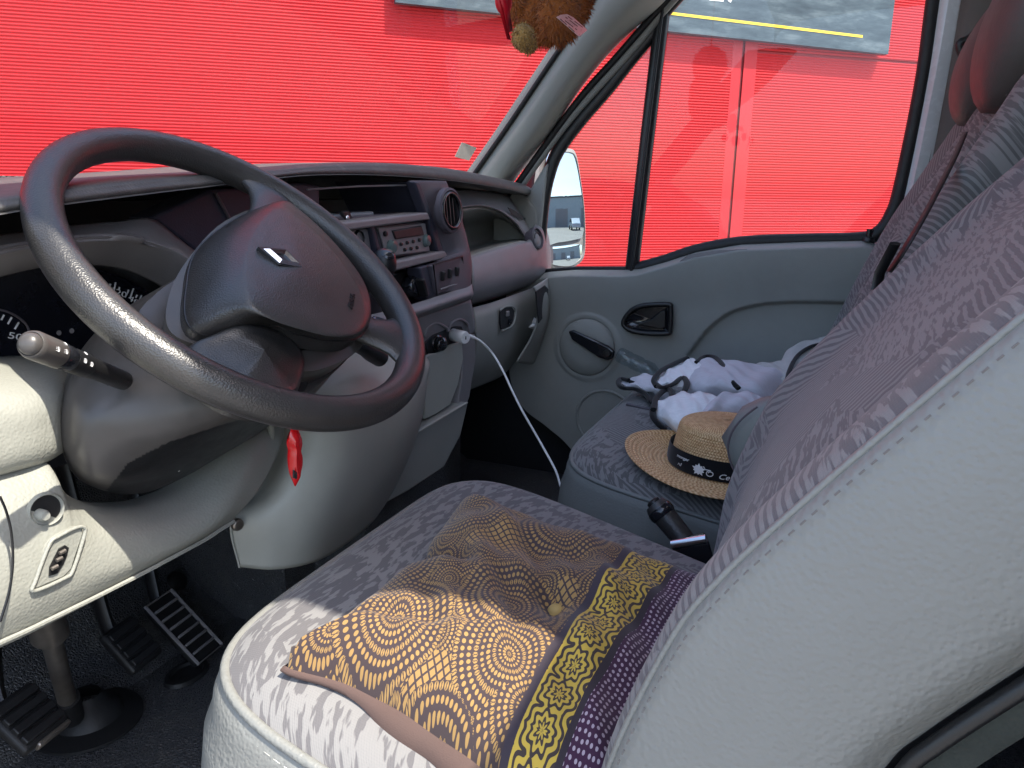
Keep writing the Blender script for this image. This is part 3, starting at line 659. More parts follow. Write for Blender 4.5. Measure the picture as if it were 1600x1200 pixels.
# dark cowl between the instruments and the centre stack
cw = ats([(236, 340), (330, 296), (470, 285), (500, 290), (500, 480), (330, 470), (318, 402), (272, 366)], [.735]*8)
M_COWL = plastic('cowl_plastic', (.035, .036, .055), .5, 600, .2)
obj('stack_cowl', MB().plate(cw, (0, .04, 0)), M_COWL, dash, smooth=False, bev=(.004, 2))
obj('cowl_fold', MB().tube(ats([(337, 302), (348, 322), (362, 348)], [.733]*3), .0022, 8), M_DARK, dash)
# left fascia below the gauges
sheet('left_fascia', [ats([(-300, 566), (-150, 566), (-40, 560), (0, 557), (40, 556), (80, 560), (112, 575), (150, 590), (165, 600)], [.765]*9),
    ats([(-300, 590), (-150, 588), (-40, 576), (0, 570), (40, 570), (78, 575), (104, 588), (140, 604), (160, 610)], [.70, .70, .70, .70, .70, .70, .705, .72, .75]),
    ats([(-300, 640), (-150, 636), (-40, 626), (0, 620), (40, 617), (72, 615), (95, 620), (105, 625), (110, 628)], [.63, .63, .63, .63, .63, .633, .64, .67, .73]),
    ats([(-300, 740), (-150, 720), (-40, 700), (0, 690), (40, 680), (70, 673), (94, 667), (104, 664), (108, 662)], [.615, .615, .615, .615, .615, .618, .626, .655, .72]),
    ats([(-300, 815), (-150, 775), (-40, 750), (0, 739), (40, 728), (70, 720), (96, 706), (104, 699), (108, 690)], [.62, .62, .62, .62, .62, .622, .63, .66, .72]),
    ats([(-300, 822), (-150, 782), (-40, 756), (0, 743), (40, 732), (68, 723), (94, 707), (103, 700), (107, 693)], [.66]*7+[.69, .74])], M_LIGHT, 40, 40)
# knee panel round the steering column
tp = [(-300, 850), (-150, 790), (-40, 760), (0, 748), (40, 737), (76, 727), (88, 752), (110, 777), (150, 792), (190, 796), (240, 790), (292, 768), (338, 730), (369, 694), (400, 664), (440, 648)]
btm = [(-300, 1150), (-150, 1080), (-40, 1022), (0, 1003), (40, 985), (75, 968), (105, 953), (145, 933), (190, 910), (225, 892), (260, 873), (292, 856), (318, 842), (338, 829), (350, 822), (359, 816)]
t3 = ats(tp, [.625]*13+[.63, .64, .65]); b3 = ats(btm, [.60]*16)
mid1 = [a*.72+b*.28+V((0, -.020, 0)) for a, b in zip(t3, b3)]; mid2 = [a*.3+b*.7+V((0, -.018, -.0)) for a, b in zip(t3, b3)]
b4 = [p+V((0, .012, -.010)) for p in b3]; b5 = [p+V((0, .05, -.012)) for p in b3]; t2 = [p+V((0, .03, .002)) for p in t3]
knee = sheet('knee_panel', [t2, t3, mid1, mid2, b3, b4, b5], M_LIGHT, 80, 50)
obj('knee_fold', MB().tube([p*.95+q*.05+V((0, -.004, .0)) for p, q in zip(b3, mid2)], .0022, 6, smooth=60), M_LIGHT, dash)
obj('side_cover_gap', MB().tube(ats([(0, 776), (10, 800), (18, 835), (20, 880), (14, 925), (0, 972)], [.582]*6), .0011, 6, smooth=30), M_BLACK, dash)
# knob recess + socket plate on the knee panel
def frame3(u, v, y): return at(u, v, y=y)
kc = at(75, 797, y=.5945)
kr = obj('knob_recess', MB().lathe([(.0150, -.005), (.0134, -.0008), (.0124, -.002), (.0116, -.012), (0, -.013)], 32, kc, (-.25, -1, .1)), M_LIGHT, dash)
obj('recess_floor', MB().lathe([(0, -.002), (.0125, -.002)], 24, kc+V((.001, .003, 0)), (-.25, -1, .1)), M_BLACK, kr)
obj('level_knob', MB().lathe([(0, .006), (.0035, .0055), (.0048, .002), (.0048, -.006)], 20, at(67, 805, y=.5935), (-.2, -1, .1)), M_LIGHT, kr)
pl = ats([(52, 923), (55, 905), (76, 850), (90, 838), (118, 824), (130, 824), (131, 834), (113, 890), (100, 903)], [.5885]*9)
sk_ = obj('socket_plate', MB().plate(pl, (0, .01, 0)), M_LIGHT, dash, bev=(.002, 2))
obj('plate_rim', MB().tube([p+V((0, -.001, 0)) for p in cat(pl, 50, True)], .0017, 8, closed=True), M_LIGHT, sk_)
ss = ats([(77, 900), (78, 886), (92, 858), (102, 852), (108, 856), (105, 868), (100, 880), (90, 896)], [.587]*8)
obj('socket_slot', MB().plate(ss, (0, .001, 0)), M_BLACK, sk_, smooth=False)
for u, v in ((97, 862), (92, 873), (85, 886)):
    obj('socket_contact', MB().tube([at(u-4, v+3, y=.585), at(u+5, v-2, y=.585)], .0018, 8), M_STEEL, sk_)
# console bulge right of the column
c = [ats([(440, 640), (440, 668), (430, 715), (402, 768), (360, 815), (372, 886)], [.66, .66, .655, .65, .645, .65]),
     ats([(462, 600), (468, 650), (466, 700), (450, 760), (432, 818), (428, 890)], [.63, .61, .60, .595, .60, .61]),
     ats([(520, 575), (535, 640), (532, 690), (517, 760), (498, 818), (486, 880)], [.62, .575, .565, .565, .575, .59]),
     ats([(580, 560), (600, 620), (597, 680), (578, 740), (556, 800), (530, 858)], [.635, .58, .568, .57, .582, .60]),
     ats([(640, 552), (648, 600), (642, 660), (625, 715), (604, 762), (578, 820)], [.65, .595, .582, .588, .602, .625]),
     ats([(664, 556), (667, 596), (660, 650), (645, 700), (622, 752), (600, 792)], [.68, .63, .618, .622, .635, .655])]
cbl = [list(r) for r in zip(*c)]
top = [p+V((0, .12, .03)) for p in cbl[0]]
cons = sheet('console_cover', [top]+cbl, M_CONS, 60, 60)
obj('cover_edge', MB().tube([p+V((0, -.002, 0)) for p in c[0]], .0014, 8, smooth=40), M_CONS, dash)
obj('knee_flange', MB().tube(ats([(420, 652), (424, 682), (410, 722), (386, 766), (358, 811)], [.628, .624, .618, .612, .606]), .0042, 8, smooth=40), M_LIGHT, dash)
sc_ = at(372, 820, y=.632); scr = obj('cover_screw', MB().lathe([(0, .002), (.004, .003), (.0065, .002), (.0075, 0), (.0075, -.004)], 20, sc_, (-.3, -1, .1)), M_STEEL, dash)
# ---- centre stack
def pl_(name, px, y, d, m, parent=dash, bev=(.003, 3), **k):
    return obj(name, MB().plate(ats(px, y if isinstance(y, list) else [y]*len(px)), (0, d, 0)), m, parent, bev=bev, **k)
sheet('stack_bezel', [
    ats([(640, 282), (672, 282), (697, 283)], [.705, .70, .70])+[at(697, 283, y=.70)+V((.012, .03, 0)), at(697, 283, y=.70)+V((.016, .11, 0))],
    ats([(668, 335), (696, 333), (717, 330)], [.700, .69, .688])+[at(717, 330, y=.69)+V((.012, .03, 0)), at(717, 330, y=.69)+V((.016, .11, 0))],
    ats([(691, 396), (714, 386), (730, 374)], [.695, .682, .68])+[at(730, 374, y=.68)+V((.012, .03, 0)), at(730, 374, y=.68)+V((.016, .11, 0))],
    ats([(678, 410), (715, 402), (737, 410)], [.69, .675, .675])+[at(737, 410, y=.675)+V((.012, .03, 0)), at(737, 410, y=.675)+V((.016, .11, 0))],
    ats([(672, 470), (712, 462), (735, 457)], [.68, .668, .668])+[at(735, 457, y=.668)+V((.012, .03, 0)), at(735, 457, y=.668)+V((.016, .11, 0))]], M_DARK, 30, 40, solid=(.003, -1))
pl_('stack_backing', [(500, 340), (690, 330), (735, 470), (640, 500), (520, 480)], .722, .03, M_DARK)
pl_('stack_edge', [(648, 284), (656, 284), (676, 336), (694, 396), (686, 398), (668, 340)], .693, .02, M_COWL)
pl_('shelf_sill', [(480, 354), (560, 345), (669, 332), (673, 343), (560, 358), (480, 370)], .688, .05, M_MID)
obj('shelf_floor', MB().grid([ats([(470, 356), (669, 333)], [.69, .69]), [at(470, 356, y=.69)+V((0, .17, .0)), at(669, 333, y=.69)+V((0, .17, 0))]]), M_DARK, dash, smooth=False)
obj('shelf_wall', MB().plate([at(650, 285, y=.70), at(669, 334, y=.70), at(669, 334, y=.70)+V((0, .17, 0)), at(650, 285, y=.70)+V((0, .17, 0))], (.004, 0, 0)), M_COWL, dash, smooth=False)
obj('shelf_fold', MB().tube(ats([(480, 296), (560, 291), (642, 289)], [.72]*3), .0016, 6), M_MID, dash)
# radio
rad_ = pl_('radio', [(585, 353), (665, 345), (673, 395), (600, 404)], .703, .05, M_DARK)
rf = lambda s, t: at(585+s*80+t*15*(1-s)+t*8*s, 353-8*s+t*51*(1-s)+t*50*s, y=.7015)
obj('radio_face', MB().plate([rf(.04, .07), rf(.96, .07), rf(.96, .93), rf(.04, .93)], (0, -.003, 0)), M_MID, rad_, bev=(.001, 2))
obj('cassette_slot', MB().plate([rf(.27, .18), rf(.86, .12), rf(.88, .42), rf(.29, .46)], (0, -.006, 0)), M_BLACK, rad_, bev=(.002, 2))
obj('radio_knob', MB().lathe([(0, .012), (.0095, .011), (.0115, .004), (.012, 0)], 28, rf(.17, .66), (0, -1, .0)), M_LCD, rad_)
obj('radio_knob', MB().lathe([(0, .010), (.0095, .009), (.0115, .004), (.012, 0)], 28, rf(.91, .60), (0, -1, .0)), M_LCD, rad_)
obj('eject_knob', MB().lathe([(0, .008), (.004, .007), (.0045, 0)], 16, rf(.12, .26), (0, -1, 0)), M_BLACK, rad_)
for k in range(7):
    s, t = (.38+.13*k, .62-.02*k) if k < 4 else (.43+.13*(k-4), .84-.01*k)
    obj('radio_button', MB().lathe([(0, .007), (.0030, .0065), (.0036, 0)], 12, rf(s, t), (0, -1, 0)), M_GLOSSB, rad_)
pl_('radio_divider', [(578, 350), (584, 349), (600, 408), (594, 410)], .695, .03, M_COWL)
blk = pl_('small_blank', [(542, 360), (575, 356), (581, 392), (552, 398)], .703, .03, M_MID)
obj('blank_socket', MB().lathe([(.010, .002), (.012, .004), (.014, 0)], 24, at(560, 373, y=.703), (0, -1, 0)), M_BLACK, blk)
pl_('stack_strip', [(560, 424), (600, 413), (696, 392), (701, 402), (600, 428), (560, 440)], .684, .05, M_MID)
pl_('heater_panel', [(596, 432), (655, 418), (668, 470), (612, 488)], .712, .02, M_BLACK)
hk = at(645, 448, y=.70)
hv = obj('heater_knob', MB().lathe([(0, .012), (.015, .011), (.019, .006), (.021, -.01)], 32, hk, (0, -1, .05)), M_GLOSSB, dash)
obj('knob_grip', MB().box(hk+V((0, -.019, 0)), (.008, .018, .036), Matrix.Rotation(rad(-25), 3, 'Y')), M_BLACK, hv, bev=(.003, 3))
hk2 = at(613, 462, y=.70); obj('heater_knob', MB().lathe([(0, .012), (.013, .011), (.016, .006), (.018, -.01)], 32, hk2, (0, -1, .05)), M_BLACK, dash)
pl_('stack_edge', [(656, 418), (668, 414), (680, 462), (668, 470)], .680, .03, M_COWL)
swp = pl_('switch_plate', [(676, 415), (721, 401), (727, 445), (684, 461)], .673, .02, M_DARK)
obj('plate_rim', MB().tube(ats([(677, 414), (722, 400), (728, 446), (683, 462)], [.6725]*4), .0018, 6, closed=True), M_BLACK, swp)
for u, v in ((691, 431), (702, 427), (713, 424)):
    p = at(u, v, y=.672)
    obj('rocker_switch', MB().box(p, (.009, .010, .017), Matrix.Rotation(rad(8), 3, 'X')), M_BLACK, swp, bev=(.0015, 2))
obj('card_slot', MB().tube(ats([(688, 452), (722, 441)], [.671]*2), .0016, 6), M_MID, swp)
sheet('stack_ledge', [ats([(560, 500), (645, 478), (700, 460), (736, 446)], [.672]*4), ats([(560, 510), (648, 487), (702, 469), (737, 457)], [.655, .655, .655, .66]), ats([(560, 514), (650, 491), (703, 473), (737, 461)], [.665]*4), ats([(560, 520), (650, 496), (703, 477), (735, 465)], [.70]*4)], M_MID, 24, 16)
# round vent on the bezel: ring, drum, vanes
def vent(name, u, v, y, r, ax, vanes, m):
    ctr = at(u, v, y=y); ax = V(ax).normalized(); e1 = V((0, 0, 1)); e1 = (e1-ax*e1.dot(ax)).normalized(); e2 = ax.cross(e1)
    g = obj(name, MB().lathe([(r*1.16, -.006), (r*1.14, .004), (r*1.02, .006), (r*.95, .0), (r*.92, -.02)], 48, ctr, ax), m, dash)
    if vanes:
        obj('vent_drum', MB().lathe([(r*.9, -.004), (r*.86, -.01), (0, -.016)], 40, ctr, ax), M_CORE, g)
        for k in range(-2, 3):
            h = math.sqrt(max(.01, .78-(k*.33)**2))*r
            c_ = ctr+e2*(k*r*.33)+ax*.001
            obj('vent_vane', MB().plate([c_-e1*h-e2*.001, c_+e1*h-e2*.001, c_+e1*h+e2*.001, c_-e1*h+e2*.001], -ax*.012), M_BLACK, g, smooth=False)
        obj('vent_ring', MB().tube([ctr+ax*.004+e1*r*.88*math.cos(a*math.pi/20)+e2*r*.88*math.sin(a*math.pi/20) for a in range(40)], .0035, 8, closed=True), M_GLOSSB, g)
    return ctr, ax, e1, e2, g
vent('centre_vent', 703, 329, .680, .036, (-.05, -1, .10), True, M_DARK)
# lower centre: socket panel, pocket, bin
sheet('socket_panel', [ats([(600, 512), (650, 494), (700, 480), (733, 468)], [.69]*4), ats([(610, 540), (655, 520), (708, 500), (738, 492)], [.694]*4), ats([(618, 570), (662, 548), (712, 526), (741, 520)], [.70, .705, .705, .70])], M_MID, 24, 14)
pl_('socket_recess', [(664, 536), (676, 522), (692, 516), (708, 508), (722, 510), (726, 522), (716, 532), (700, 546), (670, 556)], .693, .004, M_CORE)
obj('socket_arch', MB().tube(ats([(663, 526), (668, 512), (682, 505), (697, 512), (700, 516), (705, 505), (718, 499), (730, 506), (733, 520)], [.690]*9), .003, 8, smooth=50), M_MID, dash)
lg = at(686, 537, y=.686); obj('cigar_lighter', MB().lathe([(0, .014), (.010, .013), (.0135, .009), (.0135, 0), (.016, -.002), (.016, -.006)], 28, lg, (-.3, -1, .1)), M_GLOSSB, dash)
pk = ats([(664, 558), (672, 553), (682, 552), (692, 549), (700, 541), (710, 537), (722, 533), (724, 560), (716, 600), (704, 632), (680, 648), (664, 655)], [.682]*12)
obj('pocket_flap', MB().plate(pk, (0, .006, 0)), M_CONS, dash, bev=(.002, 2))
pl_('pocket_side', [(722, 532), (742, 522), (744, 560), (734, 620), (726, 640), (716, 634), (722, 590)], [.682, .69, .69, .69, .69, .682, .682], .02, M_MID)
pl_('pocket_floor', [(660, 600), (716, 600), (716, 640), (660, 660)], .70, .02, M_DARK)
pl_('console_bin', [(610, 700), (660, 668), (729, 628), (731, 632), (720, 680), (694, 730), (640, 766), (596, 790), (605, 740)], .672, .05, M_DOOR)
obj('bin_edge', MB().tube(ats([(624, 692), (660, 671), (730, 629)], [.670]*3), .0022, 6), M_CONS, dash)
# ---- passenger side
sheet('tray_shell', [ats([(700, 296), (740, 296), (775, 300), (800, 308), (815, 318), (822, 326)], [.80]*5+[.80]),
    ats([(714, 318), (752, 316), (782, 324), (806, 340), (822, 350), (834, 342)], [.76, .76, .755, .75, .75, .78]),
    ats([(716, 324), (754, 321), (784, 331), (808, 350), (826, 374), (848, 352)], [.752, .75, .745, .735, .72, .75]),
    ats([(718, 326), (755, 323), (783, 333), (806, 353), (823, 378), (823, 378)], [.765]*6)], M_MID, 50, 20)
sheet('tray_floor', [ats([(718, 326), (755, 323), (783, 333), (806, 353), (823, 378)], [.765]*5),
    ats([(724, 352), (757, 345), (784, 348), (805, 360), (822, 377)], [.86, .86, .86, .84, .77]),
    ats([(730, 388), (760, 380), (786, 374), (806, 372), (822, 379)], [.84, .84, .84, .82, .76]),
    ats([(734, 404), (764, 394), (792, 386), (812, 381), (824, 379)], [.708, .706, .704, .702, .71])], M_DOOR, 40, 30)
pl_('defrost_slot', [(794, 324), (803, 328), (822, 342), (816, 344), (800, 334)], .742, .002, M_CORE, bev=None)
sheet('dash_face', [
    ats([(732, 404), (764, 394), (792, 386), (812, 381), (824, 379), (836, 352), (850, 352)], [.708, .706, .704, .702, .71, .73, .745]),
    ats([(734, 408), (765, 398), (794, 390), (815, 385), (828, 380), (845, 362), (856, 374)], [.700, .698, .697, .697, .70, .71, .745]),
    ats([(736, 432), (768, 424), (798, 416), (823, 408), (838, 400), (851, 394), (859, 396)], [.688, .688, .688, .688, .692, .705, .745]),
    ats([(735, 456), (768, 448), (798, 439), (823, 431), (840, 424), (852, 419), (859, 417)], [.69, .69, .69, .69, .695, .71, .745]),
    ats([(732, 472), (767, 463), (797, 453), (823, 443), (840, 435), (851, 430), (856, 428)], [.715, .715, .715, .715, .718, .725, .75]),
    ats([(732, 475), (767, 466), (797, 456), (823, 446), (840, 438), (850, 433), (855, 430)], [.74]*6+[.76])], M_MID, 60, 40)
ctr, ax, e1, e2, g = vent('side_vent', 838, 373, .697, .024, (-.12, -1, .25), False, M_DARK)
obj('vent_disc', MB().lathe([(.0225, -.006), (.0225, .000), (.018, .003), (.0165, .0005), (.012, .003), (0, .005)], 40, ctr, ax), M_MID, g)
obj('vent_arc', MB().tube([ctr+ax*.004+e1*.014*math.cos(a)+e2*.014*math.sin(a) for a in [k*.12-1.2 for k in range(24)]], .0012, 6), M_BLACK, g)
gl = sheet('glovebox', [ats([(736, 482), (768, 473), (802, 461), (832, 450)], [.708, .704, .704, .708]), ats([(740, 500), (770, 490), (808, 477), (839, 467)], [.697, .694, .694, .70]), ats([(741, 540), (768, 528), (806, 512), (838, 498)], [.70, .697, .697, .702]), ats([(736, 580), (763, 567), (800, 548), (828, 526)], [.718, .715, .715, .72]), ats([(731, 608), (757, 598), (782, 586), (806, 562)], [.75]*4)], M_DOOR, 40, 40)
hr = pl_('glovebox_handle', [(782, 484), (790, 480), (800, 480), (804, 486), (802, 502), (796, 510), (784, 515), (782, 505)], .6845, .003, M_CORE, gl, bev=None)
obj('handle_rim', MB().tube(cat(ats([(781, 485), (790, 479), (801, 479), (806, 487), (803, 504), (796, 512), (784, 517)], [.684]*7), 40), .0022, 6), M_DOOR, hr)
obj('handle_latch', MB().box(at(793, 490, y=.683), (.014, .006, .012)), M_MID, hr, bev=(.002, 2))
obj('handle_lock', MB().lathe([(0, .006), (.006, .005), (.007, 0)], 18, at(796, 502, y=.683), (-.1, -1, 0)), M_GLOSSB, hr)
ec = sheet('dash_end', [ats([(832, 449), (846, 440), (858, 432)], [.660, .665, .695]), ats([(840, 468), (853, 460), (862, 455)], [.653, .660, .705]), ats([(838, 500), (852, 500), (860, 492)], [.655, .665, .715]), ats([(828, 528), (842, 530), (852, 524)], [.670, .680, .725]), ats([(806, 565), (828, 568), (838, 560)], [.695, .705, .735])], M_DOOR, 16, 30)
pl_('end_slot', [(838, 456), (852, 446), (857, 452), (857, 480), (850, 494), (842, 505)], [.647, .651, .657, .661, .655, .647], .003, M_CORE, ec, bev=None)
tis = thing('paper_tissue', 'crumpled white tissue wedged at the right end of the dashboard', 'tissue', at(836, 508, y=.70))
tq = ats([(826, 512), (830, 506), (835, 496), (841, 501), (848, 507), (844, 512), (838, 511), (832, 514)], [.695, .70, .69, .70, .69, .70, .685, .70]); tc = sum(tq, V())/8+V((0, -.01, 0))
mb = MB(); mb.v = tq+[tc]; mb.f = [(i, (i+1) % 8, 8) for i in range(8)]; obj('folded_paper', mb, M_WCLOTH, tis, smooth=False, solid=(.001, 0))
# grey pocket tool on the shelf
tool = thing('folding_tool', 'grey folding pocket tool lying on the dashboard shelf', 'tool', at(550, 338, y=.73))
obj('tool_handle', MB().plate(ats([(508, 337), (540, 333), (584, 330), (586, 336), (560, 341), (512, 344)], [.725]*6), (0, .02, 0)), plastic('tool_grey', (.22, .25, .28), .4, 0), tool, bev=(.003, 2))
obj('tool_clip', MB().plate(ats([(534, 330), (546, 329), (552, 340), (540, 344)], [.72]*4), (0, .008, 0)), M_BLACK, tool, bev=(.002, 2))
obj('tool_rivet', MB().lathe([(0, .003), (.003, .002), (.004, 0)], 14, at(543, 340, y=.718), (0, -1, 0)), M_CHROME, tool)
# charger + cable
chg = thing('phone_charger', 'white usb car charger plugged in with a long white cable', 'charger', at(716, 524, y=.68))
c0 = at(708, 523, y=.69); c1 = at(728, 528, y=.655)
obj('plug_body', MB().lathe([(0, -.004), (.010, -.003), (.0125, 0), (.0125, .034), (.011, .037), (0, .037)], 24, c0, c1-c0), M_WHITE, chg)
obj('plug_port', MB().box(c0+(c1-c0).normalized()*.0372, (.002, .002, .006)), M_BLACK, chg)
cb0 = at(727, 524, y=.66)
obj('cable_strain_relief', MB().tube([cb0, at(734, 525, y=.655), at(742, 528, y=.648)], [.0042, .0036, .0028], 10), M_WHITE, chg)
cpx = [(738, 526), (752, 534), (770, 553), (786, 580), (800, 610), (815, 640), (835, 675), (852, 705), (868, 735), (876, 760)]
cys = [.652, .64, .625, .60, .575, .55, .52, .49, .46, .43]
obj('cable', MB().tube(ats(cpx, cys), .0022, 8, smooth=80), M_WHITE, chg)

# ------------------------------------------------------------------ steering wheel
WC = V((.0033, .5568, .6673)); WA = .7064; WR = .1925
wN = V((0, -math.sin(WA), math.cos(WA))); wX = V((1, 0, 0)); wY = wN.cross(wX)
def wpnt(a, b, h): return WC+wX*a+wY*b+wN*h
def onw(u, v, h):
    d = FW + RT*((u-800)/FPX) - UP*((v-600)/FPX); k = (WC+wN*h-CAM).dot(wN)/d.dot(wN); return CAM+d*k
whl = thing('steering_wheel', 'worn black steering wheel turned aslant with domed airbag cover', 'steering wheel', WC)
rimp = [wpnt(WR*math.cos(k*math.pi/60), WR*math.sin(k*math.pi/60), 0) for k in range(120)]
mb = MB(); rows = []
for k in range(121):
    a = k*math.pi/60; er = wX*math.cos(a)+wY*math.sin(a); c_ = WC+er*WR; rr = .0168
    rows.append([c_+er*(rr*.97*math.cos(t*math.pi/12))+wN*(rr*1.06*math.sin(t*math.pi/12)) for t in range(24)])
obj('rim', mb.grid(rows, closed_u=True), M_WHEEL, whl)
obj('rim_seam', MB().tube([WC+(wX*math.cos(a*math.pi/60)+wY*math.sin(a*math.pi/60))*(WR+.0135)-wN*.0085 for a in range(120)], .0009, 5, closed=True), M_DARK, whl)
topring = [onw(*q, .034) for q in ((436, 322), (462, 334), (512, 380), (558, 440), (574, 490), (560, 520), (520, 526), (470, 515), (425, 500), (390, 478), (377, 445), (378, 405), (392, 362), (412, 335))]
basering = [onw(440, 318, .0), onw(470, 336, -.008), onw(520, 384, -.008), onw(566, 444, -.008), onw(577, 496, -.006), onw(560, 527, .0), onw(515, 532, .006), onw(465, 522, .008), onw(418, 508, .006), onw(330, 525, -.012), onw(293, 506, -.014), onw(290, 455, -.016), onw(308, 390, -.016), onw(372, 340, -.010)]
ctr_ = sum(topring, V())/14 + wN*.004
def ring(t, h): return [ctr_+(p-ctr_)*t+wN*h for p in topring]
R0 = cat(basering, 84, True); R1_ = cat([a*.45+b*.55+wN*.006 for a, b in zip(basering, topring)], 84, True); R2 = cat(topring, 84, True)
Ri = [cat(ring(t, h), 84, True) for t, h in ((.86, .003), (.6, .004), (.3, .005), (.0001, .005))]
RB = cat([p+(p-ctr_).normalized()*-.003-wN*.02 for p in basering], 84, True)
rws = [RB, R0, R1_, R2]+Ri
cols = [cat([r[i] for r in rws], 40) for i in range(84)]
cov = obj('airbag_cover', MB().grid([[cols[i][j] for i in range(84)] for j in range(40)], closed_u=True), M_WHEEL, whl)
obj('cover_seam', MB().tube([p*1.0 for p in R0], .0011, 6, closed=True), M_BLACK, whl)
# hub shell behind the cover
hub0 = [onw(*q) for q in ((437, 316, -.012), (480, 340, -.02), (530, 390, -.02), (570, 450, -.02), (580, 505, -.02), (562, 545, -.018), (520, 570, -.02), (470, 580, -.02), (400, 560, -.02), (330, 545, -.022), (268, 520, -.026), (262, 470, -.028), (290, 410, -.028), (352, 345, -.02))]
hc_ = sum(hub0, V())/14
hr0 = cat(hub0, 84, True); hr1 = [hc_+(p-hc_)*.92-wN*.035 for p in hr0]; hr2 = [hc_+(p-hc_)*.7-wN*.06 for p in hr0]; hrm = [hc_+(p-hc_)*.8+wN*.006 for p in hr0]
obj('hub_shell', MB().grid([hrm, hr0, hr1, hr2], closed_u=True), M_SHROUD, whl)
def spoke(a, r0, r1, w0, w1, h0, h1, th=.010, name='spoke'):
    er = wX*math.cos(rad(a))+wY*math.sin(rad(a)); et = wN.cross(er); rows = []
    for k in range(13):
        t = k/12; r = r0+(r1-r0)*t; w = (w0*(1-t)+w1*t)*(1-.45*math.sin(math.pi*t))*.5 + (.018*max(0, t-.82)/.18); h = h0+(h1-h0)*(t*t*(3-2*t))
        c_ = WC+er*r+wN*h; rows.append([c_+et*(w*math.cos(q*math.pi/8))+wN*(th*math.sin(q*math.pi/8)) for q in range(16)])
    return obj(name, MB().grid(rows, closed_u=True), M_WHEEL, whl)
spoke(40, .05, .186, .075, .062, .004, .000)
spoke(-46, .06, .186, .085, .075, -.022, -.002)
# lobe under the cover towards the lower rim
lob = [onw(*q) for q in ((296, 545, -.018), (330, 524, -.008), (380, 508, .006), (440, 522, .0), (474, 556, -.012), (470, 596, -.012), (456, 618, -.004), (420, 624, -.002), (372, 612, -.002), (328, 585, -.012))]
lc = sum(lob, V())/10+wN*.014
l0 = cat(lob, 50, True); l1 = [lc+(p-lc)*.6+wN*.002 for p in l0]; l2 = [lc+(p-lc)*.0005+wN*.004 for p in l0]; lm = [p-wN*.03 for p in l0]
rws = [lm, l0, l1, l2]; cols = [cat([r[i] for r in rws], 20) for i in range(50)]
obj('lower_lobe', MB().grid([[cols[i][j] for i in range(50)] for j in range(20)], closed_u=True), M_WHEEL, whl)
tri = [onw(*q) for q in ((577, 499, -.010), (592, 505, -.012), (614, 517, -.008), (629, 530, -.004), (630, 536, -.004), (622, 538, -.006), (600, 530, -.012), (577, 521, -.012))]
obj('spoke_trim', MB().plate([p+wN*.009 for p in tri], -wN*.012), plastic('spoke_trim_gloss', (.03, .035, .05), .18, 0, coat=.5), whl, bev=(.004, 3))
# emblem: open lozenge
em = [onw(*q, .043) for q in ((411, 386), (445, 391), (473, 413), (472, 421), (436, 411))]
ea, eb, ec_, ed = onw(411, 388, .043), onw(446, 391, .043), onw(473, 418, .043), onw(437, 411, .043)
eo = (ea+ec_)/2
def loz(s, h): return [eo+(p-eo)*s+wN*h for p in (ea, eb, ec_, ed)]
mb = MB(); a_, b_, c2_, d_ = loz(1.0, -.006), loz(.97, .000), loz(.72, .003), loz(.46, .0005)
mb.grid([q+[q[0]] for q in (a_, b_, c2_, d_, loz(.44, -.006))])
emb = obj('lozenge_emblem', mb, M_CHROME, cov, smooth=False)
obj('emblem_recess', MB().plate(loz(1.22, -.0005), -wN*.006), M_BLACK, cov, smooth=False)
abp = onw(551, 470, .036); ab2 = onw(549, 490, .036)
text('airbag_lettering', 'AIRBAG', .0085, onw(550, 470, .0395), (onw(547, 486, .0395)-onw(553, 455, .0395))*-1, (onw(530, 470, .0395)-onw(560, 470, .0395)), M_BLACK, cov, ext=.0006)
# ------------------------------------------------------------------ steering column, stalks, key
colm = thing('steering_column', 'grey plastic steering column shroud between wheel and dashboard', 'steering column', wpnt(0, 0, -.2))
def cring(pts, n=240): return cat(pts, n, True)
S0 = cring([onw(*q, -.055) for q in ((300, 420), (240, 462), (214, 500), (232, 560), (300, 610), (400, 640), (500, 600), (560, 520), (500, 420), (400, 360))])
s1px = [(255, 450), (170, 500), (140, 545), (120, 600), (150, 660), (270, 690), (400, 660), (500, 600), (480, 470), (370, 400)]
S1 = cring([onw(*q, -.10) for q in s1px])
s2px = [(190, 510), (120, 560), (96, 620), (96, 684), (150, 744), (250, 735), (380, 690), (460, 620), (430, 520), (310, 460)]
S2 = cring([onw(*q, -.15) for q in s2px])
S3 = cring([onw(*q, -.20) for q in [(200, 520), (130, 580), (100, 636), (94, 690), (128, 752), (225, 770), (340, 715), (440, 640), (420, 540), (310, 480)]])
rws = [S0, S1, S2, S3]; cols = [cat([r[i] for r in rws], 100) for i in range(240)]
c0_ = sum(S0, V())/240
sh_rows = [[c0_+(p-c0_)*.3 for p in S0]]+[[cols[i][j] for i in range(240)] for j in range(100)]
full = MB().grid(sh_rows, closed_u=True)
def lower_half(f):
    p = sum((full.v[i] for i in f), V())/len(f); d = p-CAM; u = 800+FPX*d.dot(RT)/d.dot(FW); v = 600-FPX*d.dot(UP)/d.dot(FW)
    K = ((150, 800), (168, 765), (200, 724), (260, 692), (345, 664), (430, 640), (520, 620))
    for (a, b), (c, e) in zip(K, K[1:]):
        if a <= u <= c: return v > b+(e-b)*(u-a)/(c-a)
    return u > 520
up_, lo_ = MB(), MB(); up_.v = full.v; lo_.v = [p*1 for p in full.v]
up_.f = [f for f in full.f if not lower_half(f)]; lo_.f = [f for f in full.f if lower_half(f)]
